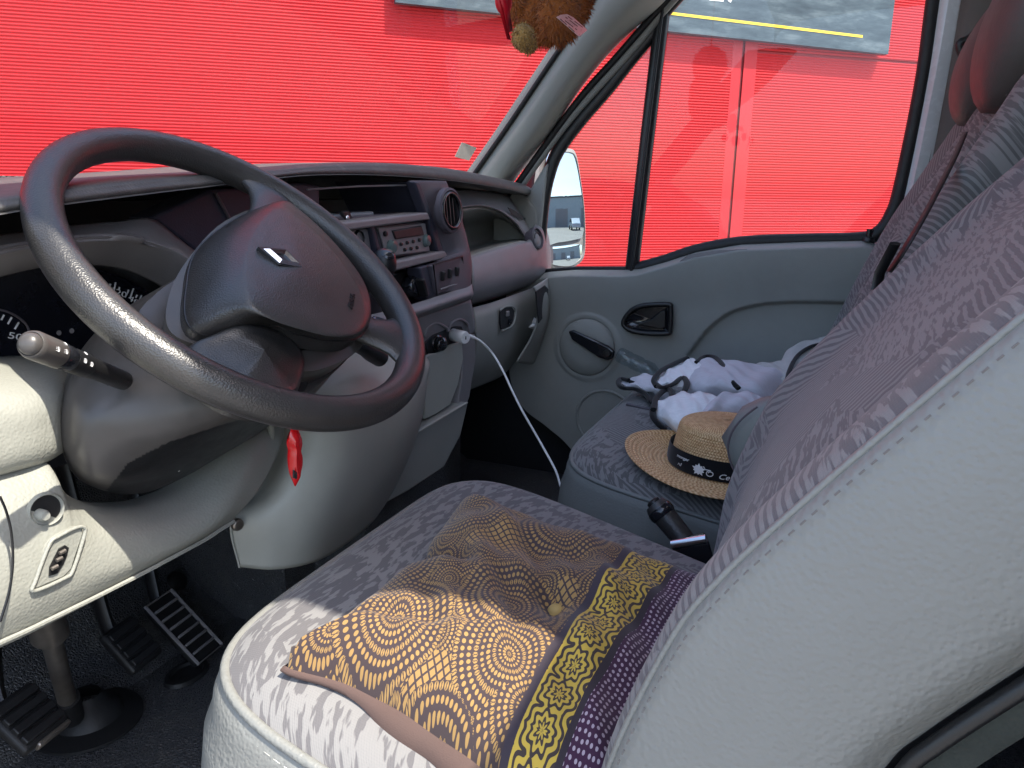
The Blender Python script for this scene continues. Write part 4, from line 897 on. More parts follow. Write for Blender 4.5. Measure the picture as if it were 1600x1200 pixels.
for mb in (up_, lo_):
    us_ = sorted({i for f in mb.f for i in f}); mp_ = {a: b for b, a in enumerate(us_)}
    mb.v = [mb.v[i] for i in us_]; mb.f = [tuple(mp_[i] for i in f) for f in mb.f]
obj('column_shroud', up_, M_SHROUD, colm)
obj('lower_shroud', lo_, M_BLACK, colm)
# light stalk
st0, st1 = at(186, 592, y=.558), at(42, 535, y=.50)
sd = (st1-st0)
L_ = sd.length; sdn = sd.normalized(); shub = onw(190, 590, -.085)
stalk = obj('light_stalk', MB().lathe([(0, -.01), (0.00828, -.008), (0.00828, L_*.30), (0.00900, L_*.42), (0.00900, L_*.43)], 32, st0, sd), M_BLACK, colm)
obj('stalk_ring', MB().lathe([(0.00922, L_*.43), (0.00950, L_*.44), (0.00950, L_*.60), (0.00922, L_*.61)], 32, st0, sd), M_BLACK, stalk)
obj('stalk_barrel', MB().lathe([(0.00936, L_*.615), (0.00994, L_*.63), (0.01022, L_*.73), (0.01008, L_*.735)], 32, st0, sd), M_GLOSSB, stalk)
obj('stalk_end', MB().lathe([(0.00994, L_*.735), (0.01030, L_*.75), (0.01030, L_*.94), (0.00936, L_*.965), (0.00850, L_*.97), (0.00806, L_*.965), (0.00756, L_*.985), (.005, L_*1.005), (0, L_*1.012)], 32, st0, sd), M_SHROUD, stalk)
tocam = (CAM-(st0+st1)/2).normalized(); su_ = (V((0, 0, 1))-sdn*sdn.z).normalized(); sf = (tocam-sdn*tocam.dot(sdn)).normalized()
def lampsym(name, f, r, ang, s, kind):
    ns = Matrix.Rotation(ang, 3, sdn)@sf; nt = ns.cross(sdn); c_ = st0+sd*f+ns*(r+.0002); mb = MB()
    X, Y = -sdn, (nt if nt.z > 0 else -nt)
    def q(a, b): return c_+X*(a*s)+Y*(b*s)
    if kind == 'lamp':
        mb.tube([q(.2, -.9), q(.2, .9), q(.7, .8), q(1.05, .3), q(1.05, -.3), q(.7, -.8)], s*.10, 6, closed=True)
        for k in (-.6, 0, .6): mb.tube([q(-.25, k), q(-1.1, k-.12)], s*.10, 6)
    else:
        mb.tube([q(.0, -.9), q(.0, .9), q(.5, .8), q(.85, .3), q(.85, -.3), q(.5, -.8)], s*.10, 6, closed=True)
        for k in (-.6, 0, .6): mb.tube([q(-.3, k), q(-.8, k+.12), q(-1.2, k-.1)], s*.10, 6)
        mb.tube([q(-.65, .9), q(-.8, 0), q(-.65, -.9)], s*.10, 6)
    obj(name, mb, M_PRINT, stalk)
lampsym('lamp_symbol', .86, .0103, rad(20), .0020, 'lamp'); lampsym('lamp_symbol', .78, .0103, rad(24), .0019, 'lamp')
lampsym('lamp_symbol', .565, .0095, rad(20), .0019, 'fog'); lampsym('lamp_symbol', .49, .0094, rad(16), .0019, 'fog'); lampsym('lamp_symbol', .76, .0103, rad(62), .0016, 'lamp')
lampsym('lamp_symbol', .53, .0095, rad(64), .0016, 'fog')
obj('shroud_split', MB().tube([onw(*q, h) for q, h in (((93, 622), -.15), ((118, 616), -.125), ((140, 600), -.105), ((152, 580), -.095))], .0012, 6, smooth=20), M_BLACK, colm)
obj('stalk_boss', MB().tube(cat([onw(*q, -.082) for q in ((160, 578), (172, 560), (195, 545), (212, 560), (214, 585), (200, 606), (180, 608), (165, 596))], 40, True), .0022, 6, closed=True), M_BLACK, colm)
wp0, wp1 = onw(530, 520, -.08), at(628, 580, y=.60)
obj('wiper_stalk', MB().lathe([(0, 0), (.011, .001), (.011, .08), (.013, .1), (.013, .13), (0, .135)], 24, wp0, wp1-wp0), M_BLACK, colm)
for u, v in ((352, 657), (368, 652)): obj('shroud_clip', MB().tube([onw(u-4, v+4, -.09), onw(u+4, v-4, -.09)], .0018, 6), M_PILLAR, colm)
obj('shroud_clip', MB().tube([onw(278, 735, -.165), onw(288, 723, -.165)], .002, 6), M_PILLAR, colm)
obj('shroud_hole', MB().lathe([(.0, .0), (.013, .0)], 24, onw(312, 628, -.068), (-.5, -.8, .1), sx=1.2), M_CORE, colm)
ign = onw(458, 600, -.05)
obj('ignition_barrel', MB().lathe([(0, .006), (.012, .004), (.015, -.01), (.016, -.03)], 24, ign+V((.01, 0, 0)), (.2, -.9, -.1)), M_BLACK, colm)
# gear knob
gk = thing('gear_knob', 'black dash mounted gear knob peeping past the wheel rim', 'gear lever', at(600, 415, y=.58))
gc = at(600, 412, y=.60)
obj('knob', MB().ball(gc, .021, 20, sc=(.85, .85, 1.05)), M_BLACK, gk)
obj('knob_cap', MB().lathe([(0, .003), (.008, .002), (.011, -.002)], 24, gc+V((-.004, -.010, .0155)), (-.25, -.5, .8)), M_GLOSSB, gk)
obj('gear_stick', MB().tube([gc+V((0, .01, -.02)), gc+V((.0, .10, -.10))], .008, 10), M_BLACK, gk)
# key with red tag
key = thing('key_tag', 'red plastic key tag dangling below the steering wheel', 'key ring', at(460, 710, y=.50))
ky = .475
kt = ats([(455, 668), (460, 665), (466, 671), (467, 686), (465, 700), (468, 714), (468, 730), (465, 745), (463, 758), (460, 759), (457, 748), (455, 735), (454, 715), (455, 700), (452, 686)], [ky]*15)
tagm = MB()
kc_ = cat(kt, 60, True); km = sum(kc_, V())/60
obj('tag', tagm.grid([[km+(p-km)*.02+V((0, -.006, 0)) for p in kc_+[kc_[0]]], [km+(p-km)*.7+V((0, -.0055, 0)) for p in kc_+[kc_[0]]], [p for p in kc_+[kc_[0]]], [km+(p-km)*.7+V((0, .0055, 0)) for p in kc_+[kc_[0]]], [km+(p-km)*.02+V((0, .006, 0)) for p in kc_+[kc_[0]]]]), M_RED, key)
obj('tag_hole', MB().tube(ats([(459, 735), (463, 738), (462, 748), (459, 746)], [ky-.004]*4), .0012, 6, closed=True), M_CORE, key)
obj('key_ring', MB().tube([at(460, 661, y=ky)+V((.004*math.cos(k*math.pi/10), 0, .006*math.sin(k*math.pi/10))) for k in range(20)], .0009, 6, closed=True), M_CHROME, key)
obj('key_chain', MB().tube([at(460, 657, y=ky), at(459, 630, y=ky+.01), ign], .0012, 6, smooth=12), M_CHROME, key)
obj('tag_button', MB().lathe([(0, .003), (.006, .002), (.007, 0)], 18, at(468, 693, y=ky), (.6, -.8, 0)), M_GLOSSB, key)

# ------------------------------------------------------------------ pedals and steering shaft
def pedal(name, label, u, v, y, w, h, tilt, yaw, ribs, arm_to, rim):
    c_ = at(u, v, y=y); t = thing(name, label, 'pedal', c_)
    M = Matrix.Rotation(rad(yaw), 3, 'Z')@Matrix.Rotation(rad(tilt), 3, 'X')
    pad = obj('pedal_plate', MB().box(c_, (w, h, .014), M), M_RUBBER, t, bev=(.005, 3))
    for k in range(ribs):
        f = (k+.5)/ribs-.5
        obj('tread_rib' if not rim else 'tread_bar', MB().box(c_+M@V((0, f*h*.86, .009)), (w*.86, h/ribs*(.62 if not rim else .2), .008), M), M_RUBBER if not rim else M_MID, pad, bev=(.0015, 2))
    if rim: obj('pedal_rim', MB().tube([c_+M@V((a*w*.5, b*h*.5, .009)) for a, b in ((-1, -1), (1, -1), (1, 1), (-1, 1))], .003, 6, closed=True), M_MID, pad)
    obj('pedal_arm', MB().tube([c_+M@V((0, h*.2, -.01)), c_+V((0, .05, .03)), arm_to], .009, 8, smooth=14, flat=1.6), M_BLACK, t)
    return t, c_, M, pad
ct, cc, cM, cp = pedal('clutch_pedal', 'worn black clutch pedal with bare metal edge beside the boot', 42, 1122, .80, .062, .066, 38, 8, 4, V((-.03, .98, .34)), False)
obj('worn_edge', MB().box(cc+cM@V((.006, -.034, .001)), (.044, .006, .012), cM), M_STEEL, cp, bev=(.002, 2))
pedal('brake_pedal', 'black ribbed brake pedal in the shadow of the footwell', 205, 1008, .92, .062, .075, 45, 8, 4, V((.12, 1.05, .36)), False)
pedal('accelerator_pedal', 'slatted accelerator pedal hinged at the floor by the seat corner', 284, 983, .93, .058, .125, 42, 6, 6, V((.24, 1.05, .25)), True)
ss_ = thing('steering_shaft', 'rusty steering shaft dropping into a black rubber floor boot', 'shaft', at(150, 1118, z=0))
bc = at(150, 1118, z=.004); sh0 = at(112, 1120, y=bc.y-.02); sh1 = at(72, 968, y=.80)
obj('floor_boot', MB().lathe([(.072, 0), (.072, .004), (.060, .007), (.046, .010), (.040, .022), (.030, .030), (.020, .045)], 48, bc+V((-.012, 0, 0)), (0, 0, 1)), M_RUBBER, ss_)
obj('shaft_rod', MB().tube([sh0, sh1], .0115, 20), M_STEEL, ss_)
obj('shaft_collar', MB().tube([sh0, sh0.lerp(sh1, .22)], .0155, 20), M_RUBBER, ss_)
obj('shaft_joint', MB().tube([sh0.lerp(sh1, .88), sh1, sh1+(sh1-sh0)*.4], [.021, .019, .015], 20), M_STEEL, ss_)
fb = thing('floor_bung', 'round black rubber bung in the footwell mat', 'bung', at(277, 908, y=1.04)); obj('bung_cap', MB().lathe([(0, .008), (.012, .007), (.018, .003), (.021, -.01)], 28, at(277, 908, y=1.04), (0, -.8, .6)), M_RUBBER, fb)
gr = thing('floor_grommet', 'oval floor grommet with grey rim near the accelerator', 'grommet', at(290, 1052, z=.003))
obj('grommet_rim', MB().lathe([(.034, 0), (.032, .006), (.026, .006), (.023, .002), (0, .002)], 36, at(292, 1054, z=.002), (0, 0, 1), sx=1.15, sy=.8), M_RUBBER, gr)

# ------------------------------------------------------------------ seats
def rcushion(x0, x1, y0, y1, zt, zb, r, slope, crown, n=40, side=0.):
    """rounded block; returns top verts grid mesh builder and side mesh builder, split along the piping"""
    top, sid = MB(), MB(); cx, cy = (x0+x1)/2, (y0+y1)/2; hx, hy = (x1-x0)/2, (y1-y0)/2
    def sh(p): return V((p.x, p.y, p.z + slope*(p.y-y1)))
    def outline(inset, m=96):
        out = []
        for k in range(m):
            a = 2*math.pi*k/m; c_, s_ = math.cos(a), math.sin(a); e = .32
            out.append((cx+(hx-inset)*math.copysign(abs(c_)**e, c_), cy+(hy-inset)*math.copysign(abs(s_)**e, s_)))
        return out
    lev = []
    for k in range(0, 9):
        a = math.pi/2*k/8; lev.append((r*(1-math.sin(a)), zt-r*(1-math.cos(a))*1.0))
    rows = [[V((cx, cy, zt+crown))]*97]
    for t in (.1, .25, .45, .62, .78, .9, 1.):
        o = outline(r); rows.append([V((cx+(x-cx)*t, cy+(y-cy)*t, zt+crown*(1-t*t))) for x, y in o+[o[0]]])
    for i, z in lev[1:6]:
        o = outline(i); rows.append([V((x, y, z)) for x, y in o+[o[0]]])
    top.grid([[sh(p) for p in r_] for r_ in rows])
    last = rows[-1]; rows2 = [last]
    for i, z in lev[6:]:
        o = outline(i); rows2.append([V((x, y, z)) for x, y in o+[o[0]]])
    o = outline(0)
    for z, b in ((zt-r-.02, .006), (zt-r-.06, .010), (zt-r-.10, .008), (zb+.02, 0), (zb, -.02)):
        rows2.append([V((cx+(x-cx)*(1+b/hx+side), cy+(y-cy)*(1+b/hy), z)) for x, y in o+[o[0]]])
    sid.grid([[sh(p) for p in r_] for r_ in rows2])
    return top, sid, [sh(p) for p in last[:-1]]
dseat = thing('driver_seat', 'patterned grey driver seat with pale vinyl side bolster', 'seat', (0, .15, .1))
SL = .24
tp_, sd_, pip = rcushion(-.262, .262, -.16, .445, .415, .17, .055, SL, .012)
cu = obj('seat_cushion', tp_, M_FAB, dseat, ang=80)
obj('cushion_side', sd_, M_VINYL, dseat, ang=80)
obj('piping', MB().tube(pip, .0042, 8, closed=True), M_VINYL, cu)
def stitches(P, L, gap, r, m, parent, off, name='stitching'):
    mb = MB(); acc = 0; i = 0
    Q = cat(P, int(sum((b-a).length for a, b in zip(P, P[1:]))/.0006)+2); d = 0; on = True; cur = [Q[0]]
    for a, b in zip(Q, Q[1:]):
        d += (b-a).length; cur.append(b)
        if d > (L if on else gap):
            if on and len(cur) > 1: mb.tube([cur[0]+off, cur[len(cur)//2]+off*1.06, cur[-1]+off], r, 5)
            cur = [b]; d = 0; on = not on
    return obj(name, mb, m, parent, kind='stuff')
sp_ = [p+V((-.0035, 0, -.011)) for p in pip if p.x < -.13]
sp_ = sorted(sp_, key=lambda p: -p.y)
stitches(sp_, .006, .0035, .0009, M_PALETHREAD, cu, V((-.0015, 0, 0)))
obj('seat_base', MB().box((0, .12, .10), (.46, .50, .20)), M_BLACK, dseat, bev=(.02, 3))
# backrest: front profile (y, z)
prof = [(.115, .22), (.105, .30), (.097, .37), (.088, .445), (.060, .53), (.037, .572), (.004, .617), (-.028, .658), (-.066, .705), (-.10, .745), (-.140, .79), (-.20, .86), (-.255, .93), (-.30, 1.0)]
def tang(i):
    a, b = prof[max(0, i-1)], prof[min(len(prof)-1, i+1)]; t = V((0, b[0]-a[0], b[1]-a[1])).normalized(); return V((0, t.z, -t.y))
front = []; sider = []; backr = []
for i, (y, z) in enumerate(prof):
    n = tang(i); b = V((0, y, z)); k = i/(len(prof)-1); xs_ = 1-.10*sm(.55, 1, k)
    front.append([b+V((x*xs_, 0, 0))+n*t for x, t in ((-.270, .000), (-.258, .005), (-.235, .004), (-.205, -.002), (-.175, -.016), (-.16, -.020), (-.10, -.014), (0, -.012), (.10, -.014), (.165, -.012), (.195, .0), (.222, .0), (.238, -.012), (.246, -.035))])
    th = .112
    sider.append([b+V((x*xs_, 0, 0))+n*t for x, t in ((-.270, .000), (-.277, -.006), (-.284, -.03), (-.287, -.062), (-.283, -.092), (-.266, -th))])
    backr.append([b+V((x*xs_, 0, 0))+n*t for x, t in ((-.266, -th), (-.25, -th-.012), (-.15, -th-.03), (.15, -th-.03), (.25, -th-.01), (.262, -.09), (.246, -.035))])
bkf = obj('backrest', MB().surf(front, 90, 70), M_FAB, dseat, ang=80)
obj('backrest_side', MB().surf(sider, 40, 70), M_VINYL, dseat, ang=80)
obj('backrest_shell', MB().surf(backr, 40, 40), M_BLACK, dseat, ang=80)
seam = [r[0] for r in front]
obj('piping', MB().tube(seam, .0020, 8, smooth=90), M_VINYL, bkf)
stitches([r[0]+V((-.0085, -.003, -.003)) for r in front], .0030, .0035, .00055, M_SEAM, bkf, V((-.0012, 0, 0)))
obj('panel_seam', MB().tube([r[5]+V((0, 0, 0)) for r in front], .0022, 6, smooth=80), M_DARK, bkf)
edge = [r[-1]+V((-.004, -.006, 0)) for r in sider]
obj('shell_edge', MB().tube(edge, .0042, 8, smooth=60), M_BLACK, dseat)
fe = [r[-1]+V((.010, -.018, -.010)) for r in sider]
obj('felt_edge', MB().tube(fe, .010, 8, smooth=60, flat=.25), M_FELT, dseat)
# folded armrest on the inner side
ac = at(1180, 690, x=.285)
arows = []
for k in range(14):
    t = k/13; y = .112-.26*t; g = math.sqrt(max(0, 1-(1-min(1, t*3.2))**2)); zc = .470+.01*t
    arows.append([V((.285+.032*g*math.copysign(abs(math.cos(a))**.6, math.cos(a)), y, zc+.058*g*math.copysign(abs(math.sin(a))**.75, math.sin(a)))) for a in [2*math.pi*q/40 for q in range(40)]])
arm_o = obj('armrest', MB().grid(arows, closed_u=True), M_VINYLG, dseat, ang=80)
obj('armrest_seam', MB().tube([V((.285-.0315+.002*(1-abs(z)), .112-.012-.028*abs(z)**2, .470+.050*z)) for z in [k/10-1 for k in range(21)]], .0012, 6), M_DARK, arm_o)

# bench
bench = thing('passenger_bench', 'patterned grey two person passenger bench beyond the handbrake', 'seat', (.82, .12, .1))
BS = .15
tp_, sd_, pip = rcushion(.432, 1.19, -.18, .395, .355, .12, .045, BS, .010)
bcu = obj('seat_cushion', tp_, M_FAB2, bench, ang=80)
obj('cushion_side', sd_, M_VINYLG, bench, ang=80)
obj('piping', MB().tube(pip, .0038, 8, closed=True), M_VINYLG, bcu)
obj('cushion_seam', MB().tube([V((.80, y, .3545+BS*(y-.385)+.009*(1-abs(y-.1)/.29))) for y in [.36-.05*k for k in range(10)]], .0035, 6), M_DARK, bcu)
obj('seat_base', MB().box((.81, .08, .09), (.66, .46, .18)), M_BLACK, bench, bev=(.02, 3))
bprof = [(.05, .25), (.035, .34), (.015, .43), (-.010, .50), (-.045, .60), (-.085, .70), (-.125, .78), (-.160, .85), (-.178, .885), (-.20, .905), (-.235, .905)]
def bback(x0, x1, name):
    w = x1-x0; fr_ = []; sl_ = []; sr_ = []
    for i, (y, z) in enumerate(bprof):
        a, b = bprof[max(0, i-1)], bprof[min(len(bprof)-1, i+1)]; t = V((0, b[0]-a[0], b[1]-a[1])).normalized(); n = V((0, t.z, -t.y)); p = V((0, y, z))
        k = i/(len(bprof)-1); ins = .035*sm(.7, 1., k)
        xa, xb = x0+ins, x1-ins
        fr_.append([p+V((xa+(xb-xa)*f, 0, 0))+n*h for f, h in ((0, -.045), (.0, -.012), (.03, .004), (.10, .012), (.22, .0), (.28, -.010), (.5, -.006), (.72, -.010), (.78, 0), (.90, .012), (.97, .004), (1, -.012), (1, -.045))])
        sl_.append([p+V((xa+q, 0, 0))+n*h for q, h in ((0, -.045), (-.006, -.08), (.0, -.13))]); sr_.append([p+V((xb+q, 0, 0))+n*h for q, h in ((0, -.045), (.006, -.08), (.0, -.13))])
    b_ = obj('backrest', MB().surf(fr_, 60, 50), M_FAB2, bench, ang=80)
    obj('backrest_side', MB().surf(sl_, 8, 40), M_VINYLG, b_, ang=80); obj('backrest_side', MB().surf(sr_, 8, 40), M_VINYLG, b_, ang=80)
    for f in (5, 7): obj('panel_seam', MB().tube([r[f] for r in fr_], .0022, 6, smooth=60), M_DARK, b_)
    obj('backrest_shell', MB().plate([V((x0+.01, q[0]-.12, q[1])) for q in bprof], (w-.02, 0, 0)), M_BLACK, b_, smooth=False)
    return b_
bback(.455, .800, 'l'); bback(.812, 1.160, 'r')
def headrest(cx, cy, cz, w, h):
    rows = []
    for k in range(17):
        t = k/16; z = cz-h/2+h*t; g = math.sin(math.pi*(.04+.92*t))**.45
        rows.append([V((cx+w/2*g*math.copysign(abs(math.cos(a))**.55, math.cos(a)), cy-.22*(z-cz)+(.062*g)*math.copysign(abs(math.sin(a))**.8, math.sin(a)), z)) for a in [2*math.pi*q/40 for q in range(40)]])
    rows = [[sum(rows[0], V())/40]*40]+rows+[[sum(rows[-1], V())/40]*40]
    h_ = obj('headrest', MB().grid(rows, closed_u=True), M_HREST, bench, ang=80)
    obj('headrest_seam', MB().tube([V((cx-w/2*.93*math.sin(math.pi*(.04+.92*k/20))**.45, cy-.22*(h*k/20-h/2)+.02*math.sin(math.pi*(.04+.92*k/20))**.45, cz-h/2+h*k/20)) for k in range(1, 20)], .0022, 6), M_SEAM, h_)
    for s in (-.06, .06): obj('headrest_post', MB().tube([(cx+s, cy+.03, cz-h/2-.09), (cx+s, cy+.01, cz-h/2+.03)], .006, 10), M_CHROME, h_)
headrest(.645, -.200, .985, .27, .235); headrest(.985, -.205, .985, .27, .215)
# seat belts
bel = thing('passenger_seat_belt', 'black belt tongue hanging on the webbing before the bench backrest', 'seat belt', at(1440, 350, x=1.05))
bw = [at(1520, 190, x=.92), at(1500, 240, x=.90), at(1468, 302, x=.875), at(1440, 352, x=.86), at(1412, 398, x=.85), at(1392, 428, x=.845)]
def onbench(u, v, off):
    d = FW + RT*((u-800)/FPX) - UP*((v-600)/FPX); t = .8
    while t < 2.4:
        p = CAM+d*t
        for (ya_, za_), (yb_, zb_) in zip(bprof, bprof[1:]):
            if za_ <= p.z <= zb_ and p.y <= ya_+(yb_-ya_)*(p.z-za_)/max(1e-6, zb_-za_)+off: return p
        t += .002
    return p
bw = [onbench(u, v, .022) for u, v in ((1512, 206), (1498, 240), (1468, 300), (1440, 352), (1412, 398), (1393, 426))]
obj('webbing', MB().grid([[p, p+V((.016, .004, .0))] for p in cat(bw, 30)]), M_RUBBER, bel, solid=(.0015, 0))
obj('belt_tongue', MB().tube([bw[-2]+V((-.004, .01, .012)), bw[-1]+V((-.004, .012, 0)), bw[-1]+V((-.008, .014, -.02))], .007, 8, flat=.5), M_BLACK, bel)
obj('tongue_plate', MB().box(bw[-1]+V((-.010, .016, -.03)), (.012, .003, .018)), M_CHROME, bel)
anc = thing('belt_guide', 'black seat belt guide high on the rear door pillar', 'belt guide', at(1530, 40, x=1.22))
obj('guide_plate', MB().box(at(1536, 26, x=1.225), (.02, .034, .022)), M_BLACK, anc, bev=(.005, 3))
obj('guide_ring', MB().tube(line([(1500, 68), (1512, 62), (1545, 40), (1548, 46), (1520, 78), (1504, 84)], x=1.20), .008, 8, closed=True, smooth=36), M_BLACK, anc)
obj('webbing', MB().grid([[p, p+V((0, -.032, 0))] for p in line([(1532, -80), (1531, 0), (1524, 60), (1510, 120)], x=1.225)]), M_RUBBER, anc, solid=(.0015, 0))
# handbrake and belt buckle between the seats
hb = thing('handbrake', 'black leather handbrake lever between driver seat and bench', 'handbrake', at(1085, 865, x=.35))
h0, h1 = at(1108, 892, x=.34), at(1022, 786, x=.36)
hd = (h1-h0).normalized()
obj('lever_grip', MB().lathe([(.008, 0), (.0145, .01), (.0150, (h1-h0).length*.5), (.0165, (h1-h0).length*.85), (.0170, (h1-h0).length*.93), (.014, (h1-h0).length*.99), (0, (h1-h0).length)], 28, h0, hd), M_WHEEL, hb)
obj('release_button', MB().lathe([(.0095, 0), (.0095, .007), (.007, .009), (0, .009)], 20, h1-hd*.004, hd), M_BLACK, hb)
obj('grip_band', MB().lathe([(.0172, 0), (.0186, .004), (.0186, .010), (.0172, .013)], 28, h1-hd*.022, hd), M_GLOSSB, hb)
bk_ = thing('belt_buckle', 'black seat belt buckle with shiny steel top by the driver backrest', 'buckle', at(1080, 870, x=.31))
bq = line([(1050, 858), (1108, 846), (1130, 925), (1070, 905)], x=.315)
obj('buckle_body', MB().plate(bq, (.03, .01, 0)), M_GLOSSB, bk_, bev=(.004, 3))
obj('buckle_top', MB().tube(line([(1050, 851), (1080, 846), (1104, 842)], x=.318), .0062, 12), M_CHROME, bk_)

# ------------------------------------------------------------------ printed cushion on the driver's seat
pil = thing('batik_cushion', 'brown and gold batik printed flat cushion on the driver seat', 'cushion', (-.04, .2, .4))
A_, B_, C_, D_ = at(492, 1014, z=.412), at(724, 772, z=.428), at(1165, 925, z=.36), at(960, 1360, z=.35)
A_.z += .004
LU, LV = .36, .34
N = 72
def seatz(x, y): return .415+SL*(y-.445)+.012*(1-min(1, (x/.25)**2))*(1-min(1, ((y-.14)/.3)**2))
rnd = random.Random(5)
rows = []
PU = []
def pilpt(s, t, top):
    # s across from the front-left corner edge towards the backrest, t along the far side
    e1 = A_.lerp(B_, t); e2 = D_.lerp(C_, t); p = e1.lerp(e2, s)
    p += (A_-(B_+D_)*.5).normalized()*(.020*math.exp(-(s*s+t*t)/.008))
    p += (D_-A_).normalized()*(.016*math.exp(-((t-.52)/.07)**2)*math.exp(-s/.10))
    bow = math.sin(math.pi*t)*.012-.006
    if s < .5: p += (e1-e2).normalized()*(-bow*(1-2*s))
    pinch = math.sin(math.pi*s)*.010
    if t < .5: p += (B_-A_).normalized()*(pinch*(1-2*t))
    edge = min(1, 3.4*min(s, 1-s, t, 1-t)); h = .056*math.sqrt(max(0, 1-(1-edge)**2))
    h -= .013*math.exp(-(((s-.56)/.06)**2+((t-.48)/.05)**2))
    h -= .012*math.exp(-((t-.50+.20*(s-.1))/.035)**2)*sm(.6, .05, s)
    h -= .010*math.exp(-((t-.10-.32*s)/.03)**2)*sm(.02, .1, s)*sm(.6, .25, s)
    h += .005*math.sin(s*15+t*7)*edge + .004*math.sin(t*23-s*9)*edge+.003*math.sin(s*40+t*31)*edge
    return V((p.x, p.y, seatz(p.x, p.y)+.004+(h if top else 0)))
mb = MB()
grid_ = [[pilpt(i/N, j/N, True) for i in range(N+1)] for j in range(N+1)]
mb.grid(grid_, uv=lambda a, b: (a*LU, b*LV))
pobj = obj('printed_cover', mb, M_BATIK, pil, ang=80)
mb = MB(); bpts = []
for j in range(N+1): bpts.append(pilpt(j/N, 0, True))
per = [pilpt(k/N, 0, True) for k in range(N)]+[pilpt(1, k/N, True) for k in range(N)]+[pilpt(1-k/N, 1, True) for k in range(N)]+[pilpt(0, 1-k/N, True) for k in range(N)]
pc = sum(per, V())/len(per)
fac = [max(.25, math.sin(math.pi*k/N))*(1+.15*math.sin(k*.35)) if k < N else .25 for k in range(4*N)]; fac.append(fac[0]); per2 = per+[per[0]]
def po(o, z): return [p+(p-pc).normalized()*(o*f)+V((0, 0, z*f)) for p, f in zip(per2, fac)]
mb.grid([po(-.004, .006), po(.004, .003), po(.010, -.004), po(.011, -.010), po(.004, -.017), [pc+(p-pc)*.8+V((0, 0, -.02)) for p in per2]])
obj('plain_edge', mb, M_PILBACK, pil)
bt_ = pilpt(.56, .48, True); obj('tuft_button', MB().lathe([(0, .005), (.004, .0045), (.0065, .002), (.007, -.004)], 20, bt_, (-.1, .1, 1)), plastic('tuft_cotton', (.42, .29, .10), .8, 0), pil)

# ------------------------------------------------------------------ straw hat on the bench
hat = thing('straw_hat', 'straw hat with black printed ribbon lying on the bench', 'hat', (.56, .125, .35))
HC = V((.548, .135, .338)); HA = V((-.04, -.02, 1)).normalized(); hx = V((0, 1, 0)); HSX, HSY = 1.15, .95
pr_ = []
R0h, R1h = .137, .074
def hatprof():
    P = []
    nb = 11
    for k in range(nb*6+1):
        t = k/(nb*6); r = R0h+(R1h-R0h)*t; z = .012*(1-t)**2*1.0+.004 + .0016*abs(math.sin(math.pi*k/6)); P.append((r, z))
    nc_ = 15
    for k in range(nc_*6+1):
        t = k/(nc_*6); r = R1h-.010*t; z = .006+.062*t; r += .0014*abs(math.sin(math.pi*k/6)); P.append((r, z))
    for k in range(1, 30):
        t = k/29; r = (R1h-.010)*math.cos(t*math.pi/2)**.6; z = .068+.011*math.sin(t*math.pi/2)+.0012*abs(math.sin(math.pi*k/3)); P.append((max(r, .001), z))
    return P
HP = hatprof()
e1 = (hx-HA*hx.dot(HA)).normalized(); e2 = HA.cross(e1)
def hatpt(r, z, a): 
    z2 = z + (.010*math.cos(2*a) if r > R1h+.002 else 0)*((r-R1h)/(R0h-R1h) if r > R1h else 0)
    return HC+HA*z2+e1*(r*HSX*math.cos(a))+e2*(r*HSY*math.sin(a))
mb = MB(); NA = 128
rows = [[hatpt(r, z, 2*math.pi*k/NA) for k in range(NA+1)] for r, z in HP]
mb.grid(rows, uv=lambda a, b: (a, b*len(HP)/6.))
obj('straw_body', mb, M_STRAW, hat, solid=(.002, -1), ang=80)
mb = MB(); rows = []
for r, z in ((R1h+.0035, .008), (R1h+.0045, .012), (R1h+.0040, .022), (R1h+.0025, .034), (R1h+.0015, .0385)):
    rows.append([hatpt(r-.0, z, 2*math.pi*k/96) - (HA*0) for k in range(96)])
rib = obj('hat_ribbon', mb.grid(rows, closed_u=True), M_BAND, hat)
def onhat(a0, z0):
    def f(p):
        a = a0 + p.x/(R1h*1.02); q = hatpt(R1h+.0052+p.z, z0+p.y, a); return q
    return f
ctoa = math.atan2((CAM-HC).dot(e2), (CAM-HC).dot(e1))
def hang(u, v):  # ribbon angle whose image column is nearest u
    best = None
    for k in range(360):
        a = 2*math.pi*k/360; p = hatpt(R1h+.005, .022, a); d = p-CAM
        if (p-HC).dot(CAM-HC) < 0: continue
        uu = 800+FPX*d.dot(RT)/d.dot(FW)
        if best is None or abs(uu-u) < best[0]: best = (abs(uu-u), a)
    return best[1]
text('ribbon_lettering', 'Cellier', .0115, (0, 0, 0), (1, 0, 0), (0, 1, 0), M_PRINT, rib, shear=.35, bend=onhat(hang(1137, 745)+.06, .017))
text('ribbon_lettering', 'de vougeot', .0085, (0, 0, 0), (1, 0, 0), (0, 1, 0), M_PRINT, rib, shear=.2, bend=onhat(hang(1066, 720), .027)) if False else text('ribbon_lettering', 'monger', .0070, (0, 0, 0), (1, 0, 0), (0, 1, 0), M_PRINT, rib, shear=.2, bend=onhat(hang(1068, 720)-.03, .030))
text('ribbon_lettering', 'rd', .0075, (0, 0, 0), (1, 0, 0), (0, 1, 0), M_PRINT, rib, shear=.3, bend=onhat(hang(1063, 728)-.02, .018))
lf = onhat(hang(1092, 735), .021)
mb = MB(); vine = [(0, 0)]; 
leafpts = []
for k in range(20):
    a = math.pi/2+k*2*math.pi/20; r_ = .0098*(1.0, .62, .80, .60)[k % 4]; leafpts.append((r_*math.cos(a), r_*1.05*math.sin(a)))
